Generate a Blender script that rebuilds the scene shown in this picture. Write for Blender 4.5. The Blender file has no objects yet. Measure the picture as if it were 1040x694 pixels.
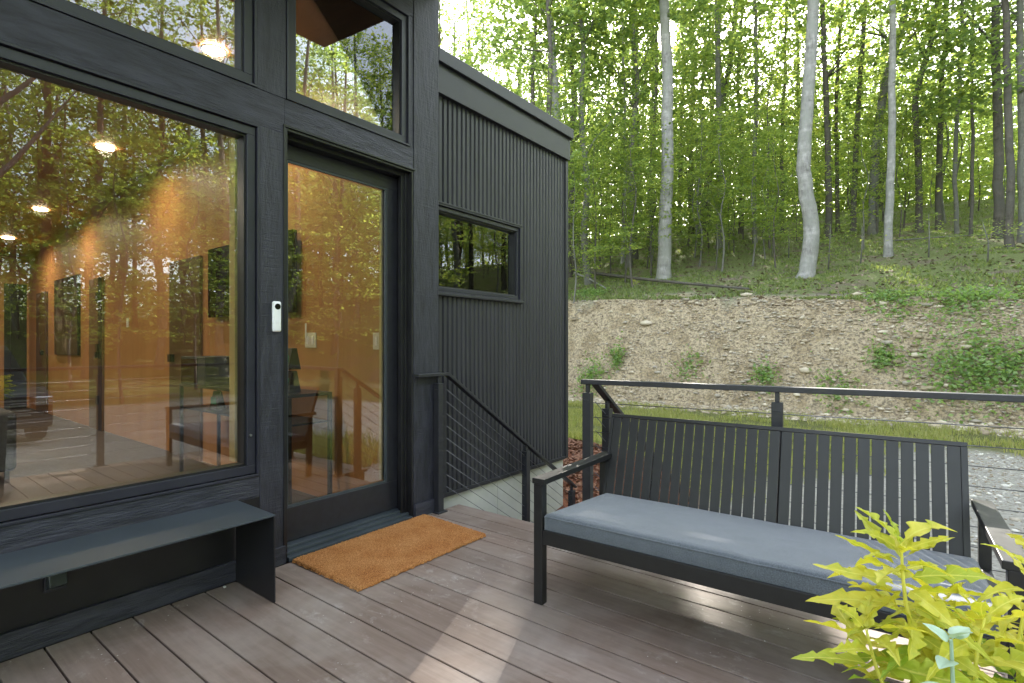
import bpy, bmesh, math, random
import numpy as np
from mathutils import Vector, Matrix
R = math.radians
random.seed(7); rng = np.random.default_rng(11)
S = bpy.context.scene
C = S.collection
# ------------------------------------------------------------------ camera frame (facade is the plane x=0, deck top z=0)
A = R(37.6); sA, cA = math.sin(A), math.cos(A); F = 540.0; D = 2.70; H = 1.17; CY = 349.5
def ray(px, py):
    u = (px-520)/F
    return Vector((-sA+cA*u, cA+sA*u, (CY-py)/F))
def at(px, py, d): return Vector((D, 0, H)) + ray(px, py)*d
def onx(px, py, X=0):
    r = ray(px, py); return Vector((D, 0, H)) + r*((X-D)/r.x)
def onz(px, py, z):
    r = ray(px, py); return Vector((D, 0, H)) + r*((z-H)/r.z)
def ony(px, py, Y):
    r = ray(px, py); return Vector((D, 0, H)) + r*(Y/r.y)
# ------------------------------------------------------------------ tagging helpers
def tag(o, label=None, cat=None, group=None, kind=None):
    if label: o['label'] = label
    if cat: o['category'] = cat
    if group: o['group'] = group
    if kind: o['kind'] = kind
    return o
def thing(name, label, cat, loc=(0,0,0), rz=0, group=None):
    o = bpy.data.objects.new(name, None); C.objects.link(o); o.empty_display_size = .1
    o.location = loc; o.rotation_euler = (0,0,rz)
    return tag(o, label, cat, group)
def copy_tree(o, parent=None):
    c = o.copy(); C.objects.link(c); c.parent = parent
    for ch in list(o.children): copy_tree(ch, c)
    return c
class MB:
    def __init__(s): s.v = []; s.f = []; s.mi = []; s.cur = 0
    def add(s, vs, fs):
        n = len(s.v); s.v += [tuple(v) for v in vs]
        for f in fs: s.f.append(tuple(i+n for i in f)); s.mi.append(s.cur)
        return s
    def box(s, x0, x1, y0, y1, z0, z1):
        vs = [(x,y,z) for z in (z0,z1) for y in (y0,y1) for x in (x0,x1)]
        return s.add(vs, [(0,2,3,1),(4,5,7,6),(0,1,5,4),(2,6,7,3),(0,4,6,2),(1,3,7,5)])
    def hexa(s, p):   # 8 points: bottom 4 ccw, top 4 ccw
        return s.add(p, [(3,2,1,0),(4,5,6,7),(0,1,5,4),(1,2,6,5),(2,3,7,6),(3,0,4,7)])
    def bar(s, a, b, w, h, up=(0,0,1)):
        a, b = Vector(a), Vector(b); d = (b-a).normalized(); up = Vector(up)
        side = d.cross(up).normalized()*w/2; u = side.cross(d).normalized()*h/2
        return s.hexa([a-side-u, a+side-u, b+side-u, b-side-u, a-side+u, a+side+u, b+side+u, b-side+u])
    def tube(s, pts, rads, n=8, cap=True):
        pts = [Vector(p) for p in pts]; rings = []
        if not hasattr(rads, '__len__'): rads = [rads]*len(pts)
        base = len(s.v); ref = None
        for i, p in enumerate(pts):
            t = (pts[min(i+1,len(pts)-1)]-pts[max(i-1,0)]).normalized()
            if ref is None: ref = t.orthogonal().normalized()
            ref = (ref - t*ref.dot(t)).normalized(); bi = t.cross(ref)
            for k in range(n):
                an = 2*math.pi*k/n
                s.v.append(tuple(p + (ref*math.cos(an)+bi*math.sin(an))*rads[i]))
        for i in range(len(pts)-1):
            for k in range(n):
                a = base+i*n+k; b = base+i*n+(k+1)%n
                s.f.append((a, b, b+n, a+n)); s.mi.append(s.cur)
        if cap:
            s.f.append(tuple(base+k for k in reversed(range(n)))); s.mi.append(s.cur)
            s.f.append(tuple(base+(len(pts)-1)*n+k for k in range(n))); s.mi.append(s.cur)
        return s
    def disc(s, c, r, nrm, th, n=20):
        nrm = Vector(nrm).normalized(); c = Vector(c)
        return s.tube([c-nrm*th/2, c+nrm*th/2], r, n)
    def build(s, name, mat, parent=None, bevel=0, smooth=False, seg=2):
        me = bpy.data.meshes.new(name); me.from_pydata(s.v, [], s.f)
        for m in (mat if isinstance(mat, (list, tuple)) else [mat]): me.materials.append(m)
        if any(s.mi): me.polygons.foreach_set('material_index', s.mi)
        if smooth: me.polygons.foreach_set('use_smooth', [True]*len(me.polygons))
        me.update()
        o = bpy.data.objects.new(name, me); C.objects.link(o)
        if parent: o.parent = parent
        if bevel:
            b = o.modifiers.new('bevel', 'BEVEL'); b.width = bevel; b.segments = seg; b.limit_method = 'ANGLE'; b.angle_limit = R(40)
            b.harden_normals = False
        return o
def npmesh(name, V, Fq, mats, parent=None, mi=None, smooth=False):
    me = bpy.data.meshes.new(name); V = np.asarray(V, np.float32); Fq = np.asarray(Fq, np.int32); k = Fq.shape[1]
    me.vertices.add(len(V)); me.vertices.foreach_set('co', V.ravel())
    me.loops.add(Fq.size); me.loops.foreach_set('vertex_index', Fq.ravel())
    me.polygons.add(len(Fq)); me.polygons.foreach_set('loop_start', np.arange(len(Fq), dtype=np.int32)*k)
    for m in mats: me.materials.append(m)
    if mi is not None: me.polygons.foreach_set('material_index', np.asarray(mi, np.int32))
    if smooth: me.polygons.foreach_set('use_smooth', [True]*len(Fq))
    me.update(calc_edges=True)
    o = bpy.data.objects.new(name, me); C.objects.link(o)
    if parent: o.parent = parent
    return o
# ------------------------------------------------------------------ noise
def _h(ix, iy, sd):
    n = (ix*374761393 + iy*668265263 + sd*1442695041) & 0xffffffff
    n = ((n ^ (n >> 13))*1274126177) & 0xffffffff
    return ((n ^ (n >> 16)) & 0xffff)/65535.0
def vn(x, y, sd=0):
    x = np.asarray(x, float); y = np.asarray(y, float)
    ix = np.floor(x).astype(np.int64); iy = np.floor(y).astype(np.int64); fx = x-ix; fy = y-iy
    fx = fx*fx*(3-2*fx); fy = fy*fy*(3-2*fy)
    a = _h(ix,iy,sd); b = _h(ix+1,iy,sd); c = _h(ix,iy+1,sd); d = _h(ix+1,iy+1,sd)
    return (a*(1-fx)+b*fx)*(1-fy)+(c*(1-fx)+d*fx)*fy
def fbm(x, y, o=4, sd=0):
    s = 0; a = .5; t = 0
    for k in range(o): s = s+a*vn(x*2**k, y*2**k, sd+k*17); t += a; a *= .5
    return s/t
def sm(e0, e1, x):
    t = np.clip((x-e0)/(e1-e0), 0, 1); return t*t*(3-2*t)
# ------------------------------------------------------------------ materials
def nodes(name):
    m = bpy.data.materials.new(name); m.use_nodes = True; nt = m.node_tree
    b = nt.nodes['Principled BSDF']; return m, nt, b
def N(nt, t, **k):
    n = nt.nodes.new(t)
    for a, v in k.items():
        if a.startswith('i_'): n.inputs[a[2:].replace('_',' ')].default_value = v
        else: setattr(n, a, v)
    return n
def L(nt, a, b): nt.links.new(a, b)
def ramp(nt, fac, stops):
    r = N(nt, 'ShaderNodeValToRGB'); e = r.color_ramp.elements
    while len(e) < len(stops): e.new(.5)
    for i, (p, c) in enumerate(stops):
        e[i].position = p; e[i].color = (*c, 1) if len(c) == 3 else c
    L(nt, fac, r.inputs[0]); return r.outputs[0]
def noise(nt, vec, scale, detail=4, rough=.55, stretch=None, dist=0):
    if stretch:
        mp = N(nt, 'ShaderNodeMapping'); mp.inputs['Scale'].default_value = stretch; L(nt, vec, mp.inputs['Vector']); vec = mp.outputs[0]
    n = N(nt, 'ShaderNodeTexNoise', i_Scale=scale, i_Detail=detail, i_Roughness=rough, i_Distortion=dist)
    L(nt, vec, n.inputs['Vector']); return n.outputs['Fac']
def mixc(nt, fac, a, b):
    m = N(nt, 'ShaderNodeMix', data_type='RGBA')
    if isinstance(fac, (int, float)): m.inputs[0].default_value = fac
    else: L(nt, fac, m.inputs[0])
    for s, v in ((6, a), (7, b)):
        if isinstance(v, tuple): m.inputs[s].default_value = (*v[:3], 1)
        else: L(nt, v, m.inputs[s])
    return m.outputs[2]
def mth(nt, op, a, b=None, clamp=False):
    m = N(nt, 'ShaderNodeMath', operation=op); m.use_clamp = clamp
    for i, v in enumerate((a, b)):
        if v is None: continue
        if isinstance(v, (int, float)): m.inputs[i].default_value = v
        else: L(nt, v, m.inputs[i])
    return m.outputs[0]
def bump(nt, b, h, strength=.3, dist=.01):
    bp = N(nt, 'ShaderNodeBump', i_Strength=strength, i_Distance=dist); L(nt, h, bp.inputs['Height']); L(nt, bp.outputs[0], b.inputs['Normal'])
def geo(nt): return N(nt, 'ShaderNodeNewGeometry').outputs['Position']
def objc(nt): return N(nt, 'ShaderNodeTexCoord').outputs['Object']
def simple(name, c1, c2, rough=.5, scale=8, metal=0, bs=.1, bd=.003, stretch=None, spec=.5, bscale=None, rvar=.1):
    m, nt, b = nodes(name); p = objc(nt)
    f = noise(nt, p, scale, stretch=stretch)
    L(nt, ramp(nt, f, [(.3, c1), (.7, c2)]), b.inputs['Base Color'])
    rr = N(nt, 'ShaderNodeMapRange'); L(nt, f, rr.inputs[0]); rr.inputs[3].default_value = rough-rvar; rr.inputs[4].default_value = rough+rvar
    L(nt, rr.outputs[0], b.inputs['Roughness'])
    b.inputs['Metallic'].default_value = metal; b.inputs['Specular IOR Level'].default_value = spec
    if bs: bump(nt, b, noise(nt, p, bscale or scale*6, stretch=stretch), bs, bd)
    return m
M = {}
# rough sawn cladding painted black-blue
def cladding(name, c1, c2, horiz=True):
    m, nt, b = nodes(name); p = geo(nt)
    st = (1, 1, 14) if horiz else (1, 14, 1)
    f = noise(nt, p, 5, 6, .6, stretch=(1, 1, 5) if horiz else (1, 5, 1), dist=.6)
    g = noise(nt, p, 26, 5, .7, stretch=(1, .5, 3) if horiz else (1, 3, .5))
    L(nt, ramp(nt, f, [(.3, tuple(v*.62 for v in c1)), (.72, tuple(v*.72 for v in c2))]), b.inputs['Base Color'])
    s = noise(nt, p, 60, 3, .6, stretch=(1, .12, 2.2))
    hh = mth(nt, 'ADD', mth(nt, 'MULTIPLY', f, 1.2), mth(nt, 'ADD', g, mth(nt, 'MULTIPLY', s, .6)))
    bump(nt, b, hh, .55, .008); b.inputs['Roughness'].default_value = .5
    return m
M['clad'] = cladding('black_sawn_boards', (.018,.019,.031), (.056,.057,.083))
M['cladv'] = cladding('black_sawn_trim', (.019,.020,.031), (.046,.047,.069), False)
M['frame'] = simple('black_window_frame', (.018,.0185,.028), (.025,.0255,.038), .38, 4, bs=.05)
M['steel'] = simple('grey_black_steel', (.030,.038,.046), (.046,.056,.066), .42, 3, bs=.04, rvar=.06)
M['metal'] = simple('black_powder_coat', (.014,.0145,.019), (.020,.0205,.027), .42, 30, bs=.06)
M['sofa'] = simple('charcoal_powder_coat', (.0075,.0075,.008), (.0115,.0115,.012), .45, 30, bs=.05)
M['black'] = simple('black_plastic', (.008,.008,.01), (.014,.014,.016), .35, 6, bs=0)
M['concrete'] = simple('pale_concrete', (.38,.37,.35), (.50,.49,.46), .85, 3, bs=.2, bd=.004)
M['white'] = simple('white_plastic', (.72,.73,.75), (.80,.80,.81), .35, 5, bs=0)
M['cable'] = simple('steel_cable', (.10,.10,.11), (.16,.16,.17), .35, 40, metal=.8, bs=0)
M['chrome'] = simple('brushed_steel', (.45,.45,.46), (.55,.55,.56), .3, 10, metal=1, bs=0)
# corrugated metal
m, nt, b = nodes('dark_ribbed_metal'); p = geo(nt)
f = noise(nt, p, 2.2, 5, .6, stretch=(1, 3, .35))
L(nt, ramp(nt, f, [(.3, (.023,.0232,.029)), (.7, (.037,.037,.045))]), b.inputs['Base Color'])
b.inputs['Roughness'].default_value = .42; b.inputs['Metallic'].default_value = .1; M['ribbed'] = m
# deck boards
PITCH = .145; YOFF = 2.84
m, nt, b = nodes('composite_deck_boards'); p = geo(nt)
sep = N(nt, 'ShaderNodeSeparateXYZ'); L(nt, p, sep.inputs[0])
idx = mth(nt, 'FLOOR', mth(nt, 'DIVIDE', mth(nt, 'SUBTRACT', YOFF+.001, sep.outputs[1]), PITCH))
wn = N(nt, 'ShaderNodeTexWhiteNoise', noise_dimensions='1D'); L(nt, idx, wn.inputs['W'])
off = N(nt, 'ShaderNodeCombineXYZ'); L(nt, mth(nt, 'MULTIPLY', wn.outputs[0], 37.0), off.inputs[0])
pv = N(nt, 'ShaderNodeVectorMath', operation='ADD'); L(nt, p, pv.inputs[0]); L(nt, off.outputs[0], pv.inputs[1])
grain = noise(nt, pv.outputs[0], 22, 6, .65, stretch=(.12, 1.6, 1))
blot = noise(nt, p, 2.4, 5, .62, dist=.4)
base = ramp(nt, grain, [(.25, (.132,.094,.075)), (.75, (.222,.168,.140))])
tone = ramp(nt, wn.outputs[0], [(0, (.86,.84,.82)), (1, (1.1,1.07,1.05))])
mm = N(nt, 'ShaderNodeMix', data_type='RGBA', blend_type='MULTIPLY'); mm.inputs[0].default_value = 1
L(nt, base, mm.inputs[6]); L(nt, tone, mm.inputs[7])
c1 = mixc(nt, ramp(nt, blot, [(.42, (0,0,0)), (.68, (.5,.5,.5))]), mm.outputs[2], (.32,.28,.25))
sc1 = noise(nt, p, 13, 6, .7, stretch=(.7, 1.1, 1), dist=.35); sc2 = noise(nt, p, 1.7, 2, .5)
scf = mth(nt, 'MULTIPLY', ramp(nt, sc1, [(.55, (0,0,0)), (.80, (1,1,1))]), ramp(nt, sc2, [(.44, (0,0,0)), (.62, (.8,.8,.8))]))
c2 = mixc(nt, scf, c1, (.50,.47,.44))
spk = N(nt, 'ShaderNodeTexVoronoi', i_Scale=26.0); L(nt, p, spk.inputs['Vector'])
spf = mth(nt, 'MULTIPLY', mth(nt, 'LESS_THAN', spk.outputs['Distance'], .07), ramp(nt, sc2, [(.5, (0,0,0)), (.56, (.8,.8,.8))]))
L(nt, mixc(nt, spf, c2, (.62,.60,.57)), b.inputs['Base Color'])
b.inputs['Roughness'].default_value = .58; b.inputs['Specular IOR Level'].default_value = .4
bump(nt, b, grain, .22, .003); M['deck'] = m
# coir
m, nt, b = nodes('brown_coir'); p = geo(nt)
f = noise(nt, p, 260, 3, .8); g = noise(nt, p, 7, 4, .6)
L(nt, mixc(nt, ramp(nt, g, [(.35, (0,0,0)), (.7, (1,1,1))]), ramp(nt, f, [(.38, (.14,.042,.012)), (.62, (.58,.25,.08))]), ramp(nt, f, [(.38, (.22,.08,.024)), (.62, (.68,.34,.13))])), b.inputs['Base Color'])
b.inputs['Roughness'].default_value = .95; b.inputs['Specular IOR Level'].default_value = .1; bump(nt, b, f, 1, .006); M['coir'] = m
# cushion cloth
m, nt, b = nodes('blue_grey_outdoor_cloth'); p = objc(nt)
w1 = N(nt, 'ShaderNodeTexWave', wave_type='BANDS', bands_direction='X', i_Scale=190.0, i_Distortion=.6); L(nt, p, w1.inputs[0])
w2 = N(nt, 'ShaderNodeTexWave', wave_type='BANDS', bands_direction='Y', i_Scale=190.0, i_Distortion=.6); L(nt, p, w2.inputs[0])
g = noise(nt, p, 9, 5, .6); h = noise(nt, p, 240, 2, .6)
L(nt, mixc(nt, ramp(nt, h, [(.35, (0,0,0)), (.65, (1,1,1))]), ramp(nt, g, [(.3, (.060,.070,.082)), (.7, (.082,.094,.108))]), ramp(nt, g, [(.3, (.108,.122,.140)), (.7, (.128,.143,.162))])), b.inputs['Base Color'])
b.inputs['Roughness'].default_value = .9; b.inputs['Sheen Weight'].default_value = .35; b.inputs['Specular IOR Level'].default_value = .2
bump(nt, b, mth(nt, 'ADD', mth(nt, 'ADD', w1.outputs[1], w2.outputs[1]), mth(nt, 'MULTIPLY', g, 6)), .3, .002); M['cloth'] = m
# glass
def glass(name, base=.03, mul=1.25, tint=(.93,.94,.92)):
    m = bpy.data.materials.new(name); m.use_nodes = True; nt = m.node_tree; nt.nodes.clear()
    o = N(nt, 'ShaderNodeOutputMaterial'); mx = N(nt, 'ShaderNodeMixShader'); t = N(nt, 'ShaderNodeBsdfTransparent'); g = N(nt, 'ShaderNodeBsdfGlossy')
    t.inputs[0].default_value = (*tint, 1); g.inputs['Roughness'].default_value = 0; g.inputs[0].default_value = (.95,.97,1,1)
    lw = N(nt, 'ShaderNodeFresnel', i_IOR=1.45)
    L(nt, mth(nt, 'ADD', mth(nt, 'MULTIPLY', lw.outputs[0], mul), base, True), mx.inputs[0])
    L(nt, t.outputs[0], mx.inputs[1]); L(nt, g.outputs[0], mx.inputs[2]); L(nt, mx.outputs[0], o.inputs[0]); return m
M['glass'] = glass('window_glass', .05, 1.35)
M['glass_in'] = glass('far_window_glass', 0, 1.0)
# interior ply / wood
m, nt, b = nodes('amber_wood_panel'); p = geo(nt)
f = noise(nt, p, 3, 5, .6, stretch=(1, 1, .12), dist=.8); f2 = noise(nt, p, 40, 3, .6, stretch=(1, 1, .04))
L(nt, mixc(nt, mth(nt, 'MULTIPLY', f2, .5), ramp(nt, f, [(.3, (.36,.175,.065)), (.7, (.47,.25,.10))]), (.29,.13,.045)), b.inputs['Base Color'])
sx = N(nt, 'ShaderNodeSeparateXYZ'); L(nt, p, sx.inputs[0])
b.inputs['Roughness'].default_value = .5; M['ply'] = m
M['soffit'] = simple('brown_wood_soffit', (.16,.065,.028), (.26,.115,.05), .5, 6, stretch=(.3, 6, 1), bs=.1)
M['indoor_floor'] = simple('grey_wood_floor', (.035,.03,.026), (.06,.05,.042), .5, 5, stretch=(.3, 5, 1), bs=.05)
M['browndoor'] = simple('dark_brown_door', (.065,.036,.018), (.11,.06,.03), .45, 6, stretch=(1,1,.2), bs=.05)
M['bronze'] = simple('olive_bronze_door', (.13,.085,.04), (.17,.11,.05), .45, 6, stretch=(1,1,.2), bs=.05)
M['brass'] = simple('pale_wood_stop', (.40,.33,.16), (.48,.40,.20), .5, 6, stretch=(1,1,.2), bs=.05)
M['fabric_dark'] = simple('charcoal_upholstery', (.035,.038,.042), (.06,.063,.068), .95, 20, bs=.2)
M['tv'] = simple('dark_screen', (.004,.004,.005), (.006,.006,.007), .12, 3, bs=0, rvar=.02)
M['green'] = simple('green_packet', (.02,.16,.07), (.04,.24,.12), .4, 20, bs=0)
M['foil'] = simple('dark_packet', (.03,.035,.03), (.06,.06,.05), .35, 12, bs=.2)
M['wall_white'] = simple('off_white_plate', (.60,.58,.50), (.66,.63,.55), .4, 5, bs=0)
m, nt, b = nodes('monochrome_print'); p = geo(nt); f = noise(nt, p, 3.2, 6, .7, dist=1.5)
L(nt, ramp(nt, f, [(.42, (.008,.008,.009)), (.55, (.05,.05,.05)), (.66, (.28,.27,.25))]), b.inputs['Base Color']); b.inputs['Roughness'].default_value = .3; M['print'] = m
m, nt, b = nodes('lamp_lens'); b.inputs['Emission Color'].default_value = (1,.78,.52,1); b.inputs['Emission Strength'].default_value = 9; M['lamp'] = m
# bark
def bark(name, c1, c2, c3, sc=5):
    m, nt, b = nodes(name); p = geo(nt)
    f = mth(nt, 'ADD', mth(nt, 'MULTIPLY', noise(nt, p, sc*2.4, 6, .7, stretch=(1, 1, .35)), .55), mth(nt, 'MULTIPLY', noise(nt, p, 3, 4, .6, stretch=(.5, .5, 1.6)), .45)); g = noise(nt, p, 2.2, 5, .65)
    L(nt, mixc(nt, ramp(nt, g, [(.42, (0,0,0)), (.62, (1,1,1))]), ramp(nt, f, [(.36, c1), (.62, c2)]), c3), b.inputs['Base Color'])
    b.inputs['Roughness'].default_value = .9; b.inputs['Specular IOR Level'].default_value = .15; bump(nt, b, f, 1.0, .05); return m
M['palebark'] = bark('pale_grey_bark', (.14,.132,.122), (.38,.365,.345), (.24,.24,.215), 4)
M['greybark'] = bark('grey_bark', (.09,.085,.07), (.20,.19,.165), (.15,.15,.13))
M['darkbark'] = bark('dark_brown_bark', (.055,.048,.040), (.145,.127,.105), (.10,.094,.08))
# leaves
def leafm(name, cols, tr=.58, trs=2.2):
    m = bpy.data.materials.new(name); m.use_nodes = True; nt = m.node_tree; nt.nodes.clear()
    o = N(nt, 'ShaderNodeOutputMaterial'); mx = N(nt, 'ShaderNodeMixShader'); d = N(nt, 'ShaderNodeBsdfPrincipled'); t = N(nt, 'ShaderNodeBsdfTranslucent')
    g = N(nt, 'ShaderNodeNewGeometry'); oi = N(nt, 'ShaderNodeObjectInfo')
    r = mth(nt, 'FRACT', mth(nt, 'ADD', g.outputs['Random Per Island'], mth(nt, 'MULTIPLY', oi.outputs['Random'], .35)))
    c = ramp(nt, r, [(i/(len(cols)-1), k) for i, k in enumerate(cols)])
    L(nt, c, d.inputs['Base Color']); d.inputs['Roughness'].default_value = .5; d.inputs['Specular IOR Level'].default_value = .35
    mu = N(nt, 'ShaderNodeMix', data_type='RGBA', blend_type='MULTIPLY'); mu.inputs[0].default_value = 1
    L(nt, c, mu.inputs[6]); mu.inputs[7].default_value = (trs*1.12, trs*1.10, trs*.58, 1); L(nt, mu.outputs[2], t.inputs[0])
    mx.inputs[0].default_value = tr; L(nt, d.outputs[0], mx.inputs[1]); L(nt, t.outputs[0], mx.inputs[2]); L(nt, mx.outputs[0], o.inputs[0]); return m
M['leaf'] = leafm('woodland_leaves', [(.10,.15,.062), (.15,.20,.068), (.24,.275,.082), (.11,.165,.08)])
M['leaf2'] = leafm('dark_woodland_leaves', [(.085,.13,.072), (.125,.175,.082), (.18,.23,.085)])
M['weed'] = leafm('weed_leaves', [(.14,.22,.09), (.18,.27,.10), (.24,.32,.12)], .4)
M['grass'] = leafm('grass_blades', [(.22,.25,.08), (.28,.31,.10), (.38,.35,.16), (.24,.28,.09)], .4, 1.4)
M['floorgreen'] = leafm('forest_floor_green', [(.12,.17,.06), (.17,.22,.07), (.25,.28,.095), (.13,.19,.065)], .35, 1.4)
def veined(m):
    nt = m.node_tree; c = next(n for n in nt.nodes if n.type == 'VALTORGB').outputs[0]; tg = [l.to_socket for l in nt.links if l.from_socket == c]
    a = attr0(nt, 'across'); s_ = attr0(nt, 'along'); aa = mth(nt, 'ABSOLUTE', a)
    w = mth(nt, 'ABSOLUTE', mth(nt, 'SINE', mth(nt, 'MULTIPLY', mth(nt, 'SUBTRACT', s_, mth(nt, 'MULTIPLY', aa, .10)), 30.0)))
    v = ramp(nt, w, [(.0, (1,1,1)), (.22, (0,0,0))]); mid = ramp(nt, aa, [(.03, (1,1,1)), (.12, (0,0,0))])
    fac = mth(nt, 'ADD', mth(nt, 'MULTIPLY', v, .28), mth(nt, 'MULTIPLY', mid, .7), True)
    bl = noise(nt, geo(nt), 60, 4, .6); g1 = mixc(nt, ramp(nt, bl, [(.50, (0,0,0)), (.75, (.45,.45,.45))]), c, (.22,.36,.035))
    o = mixc(nt, fac, g1, (.72,.70,.17))
    for t in tg: L(nt, o, t)
    return m
def attr0(nt, n): return N(nt, 'ShaderNodeAttribute', attribute_name=n).outputs['Fac']
M['lime'] = leafm('lime_yellow_leaves', [(.50,.50,.045), (.62,.57,.07), (.36,.43,.04), (.70,.62,.11)], .42, 1.25)
M['limedark'] = leafm('lime_green_leaves', [(.16,.30,.03), (.26,.40,.035), (.36,.46,.05)], .45, 1.25)
veined(M['lime']); veined(M['limedark'])
M['pale_leaf'] = leafm('pale_blue_green_leaves', [(.34,.48,.36), (.42,.55,.42)], .25, 1)
M['litter'] = simple('dry_leaf_litter', (.16,.12,.08), (.30,.23,.16), .9, 9, bs=0)
# ------------------------------------------------------------------ terrain
def toe(x): return 15.6 + .5*(fbm(x*.35, x*0+3.1, 3, 5)-.5)
def height(x, y):
    x = np.asarray(x, float); y = np.asarray(y, float)
    base = -.62 + .04*(fbm(x*.6, y*.6, 3, 2)-.5)
    base = base + .50*np.exp(-(((x+1.5)/2.4)**2 + ((y-5.9)/2.0)**2))
    t0 = toe(x); top = 2.50 - .05*np.clip(x, -12, 14)
    left = sm(-8, -30, x)*0
    u = np.clip((y-t0)/2.3, 0, 1)
    prof = u**.82*(1-.0) ; prof = prof*(.85+.15*sm(0, 1, u))
    rise = (top+.62)*prof
    bankm = np.clip(u*(1-u)*4, 0, 1)
    rough = bankm*(.42*(fbm(x*1.3, y*1.9, 4, 9)-.5) + .16*(fbm(x*6, y*7, 3, 4)-.5) + .34*(np.abs(fbm(x*1.7+y*.25, y*.35, 3, 14)-.5)-.12))
    s = np.clip(y-18.0, 0, None)
    floor = .30*np.minimum(s, 27) - .10*np.clip(s-27, 0, 90) + sm(0, 3, s)*(.30*(fbm(x*.3, y*.3, 3, 7)-.5)+.10*(fbm(x*1.2, y*1.2, 3, 8)-.5))
    z = base + rise + rough + floor
    # far side of the drive and behind the house: gentle rising ground
    far = sm(15, 45, x)*(1-sm(14, 22, y)); z = z + far*3.4
    back = sm(16, 40, -x)*(1-sm(10, 20, y)); z = z + back*2.2
    return z
def hz(x, y): return float(height(np.array([x]), np.array([y]))[0])
def ground_at(px, py, d0=8, d1=90):
    r = ray(px, py); ds = np.arange(d0, d1, .1); zz = height(D+r.x*ds, r.y*ds); hit = np.nonzero(H+r.z*ds <= zz)[0]
    d = float(ds[hit[0]]) if len(hit) else d1
    return Vector((D, 0, H))+r*d, d
def seg(*a):
    out = []
    for s, e, st in a: out += list(np.arange(s, e, st))
    return np.array(out)
xs = seg((-320,-60,20), (-60,-12,2), (-12,-9,.3), (-9,7,.075), (7,20,.6), (20,60,2), (60,340,20))
ys = seg((-200,-40,20), (-40,2,2), (2,15,.2), (15,18.8,.06), (18.8,30,.16), (30,60,.6), (60,120,3), (120,420,20))
X, Y = np.meshgrid(xs, ys); Z = height(X, Y); nx, ny = len(xs), len(ys)
V = np.stack([X.ravel(), Y.ravel(), Z.ravel()], 1)
i = np.arange(nx-1)[None,:] + np.arange(ny-1)[:,None]*nx
Fq = np.stack([i, i+1, i+nx+1, i+nx], -1).reshape(-1, 4)
def masks(x, y):
    t0 = toe(x); n = fbm(x*.9, y*.9, 4, 31)-.5; n2 = fbm(x*2.5, y*2.5, 3, 33)-.5
    bank = sm(t0-1.7, t0-1.0, y+n*.9)*(1-sm(18.0, 18.9, y+n*1.6))
    edge = 11.8 + .9*n + .22*(3-x)            # front edge of the verge grass
    grass = sm(edge-.4, edge+.4, y)*(1-sm(t0-1.7, t0-.9, y+n*1.6))
    lawn = sm(1.2, .4, x+.55*(y-6)*0 + n*1.4 - .33*(y-6))*sm(3, 4, y)*(1-sm(t0-1.6, t0-1.0, y+n*1.6))
    tall = sm(1.0, .4, np.sqrt(((x-4.3)/1.2)**2+((y-4.2)/1.3)**2)+n2*.5)
    outside = np.clip(0*x+sm(-1.5, -3, y+n)*sm(9, 12, x)*0+sm(-12, -15, x), 0, 1)*(1-sm(t0, t0+.3, y))
    g = np.clip(np.maximum(np.maximum(grass, lawn), np.maximum(tall, outside)), 0, 1)
    mulch = sm(1.1, .85, np.sqrt(((x+.6)/1.75)**2+((y-4.4)/2.1)**2)+n2*.12)
    floor = np.maximum(sm(18.0, 18.9, y+n*1.6), sm(15.5, 16.5, x+n*2)*.999)
    return bank, g, mulch, floor
bk, gr, mu, fl = masks(V[:,0], V[:,1])
# terrain material
m, nt, b = nodes('hillside_ground'); p = geo(nt)
def attr(n): return N(nt, 'ShaderNodeAttribute', attribute_name=n).outputs['Fac']
gn = noise(nt, p, 55, 4, .7); gv = N(nt, 'ShaderNodeTexVoronoi', i_Scale=32.0); L(nt, p, gv.inputs['Vector'])
gravel = mixc(nt, ramp(nt, gv.outputs['Color'], [(.1, (0,0,0)), (.9, (1,1,1))]), ramp(nt, gn, [(.3, (.24,.22,.19)), (.7, (.42,.39,.345))]), (.56,.53,.48))
dn = noise(nt, p, 1.6, 6, .62, dist=.5); dn2 = noise(nt, p, 14, 5, .7); dv = N(nt, 'ShaderNodeTexVoronoi', i_Scale=13.0); L(nt, p, dv.inputs['Vector'])
dirt = ramp(nt, dn, [(.25, (.20,.155,.105)), (.40, (.43,.33,.20)), (.52, (.60,.48,.32)), (.64, (.52,.42,.28)), (.78, (.34,.275,.19))])
dirt = mixc(nt, ramp(nt, dn2, [(.40, (.8,.8,.8)), (.55, (0,0,0))]), dirt, (.17,.14,.10))
dirt = mixc(nt, mth(nt, 'MULTIPLY', mth(nt, 'LESS_THAN', dv.outputs['Distance'], .22), ramp(nt, dn2, [(.5, (0,0,0)), (.56, (.9,.9,.9))])), dirt, (.50,.45,.36))
fn = noise(nt, p, .9, 5, .6, dist=.6); fn2 = noise(nt, p, 22, 5, .75)
litter = ramp(nt, fn2, [(.3, (.11,.085,.06)), (.5, (.20,.16,.12)), (.72, (.33,.28,.215))])
green = ramp(nt, fn2, [(.3, (.12,.155,.055)), (.7, (.26,.29,.11))])
forest = mixc(nt, ramp(nt, fn, [(.34, (0,0,0)), (.50, (.95,.95,.95))]), litter, green)
grs = ramp(nt, noise(nt, p, 6, 5, .7), [(.3, (.11,.12,.045)), (.55, (.17,.18,.06)), (.75, (.26,.23,.13))])
mlc = ramp(nt, fn2, [(.3, (.10,.035,.02)), (.7, (.30,.12,.065))])
c = mixc(nt, attr('bank'), gravel, dirt); c = mixc(nt, attr('floor'), c, forest); c = mixc(nt, attr('grass'), c, grs); c = mixc(nt, attr('mulch'), c, mlc)
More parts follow.
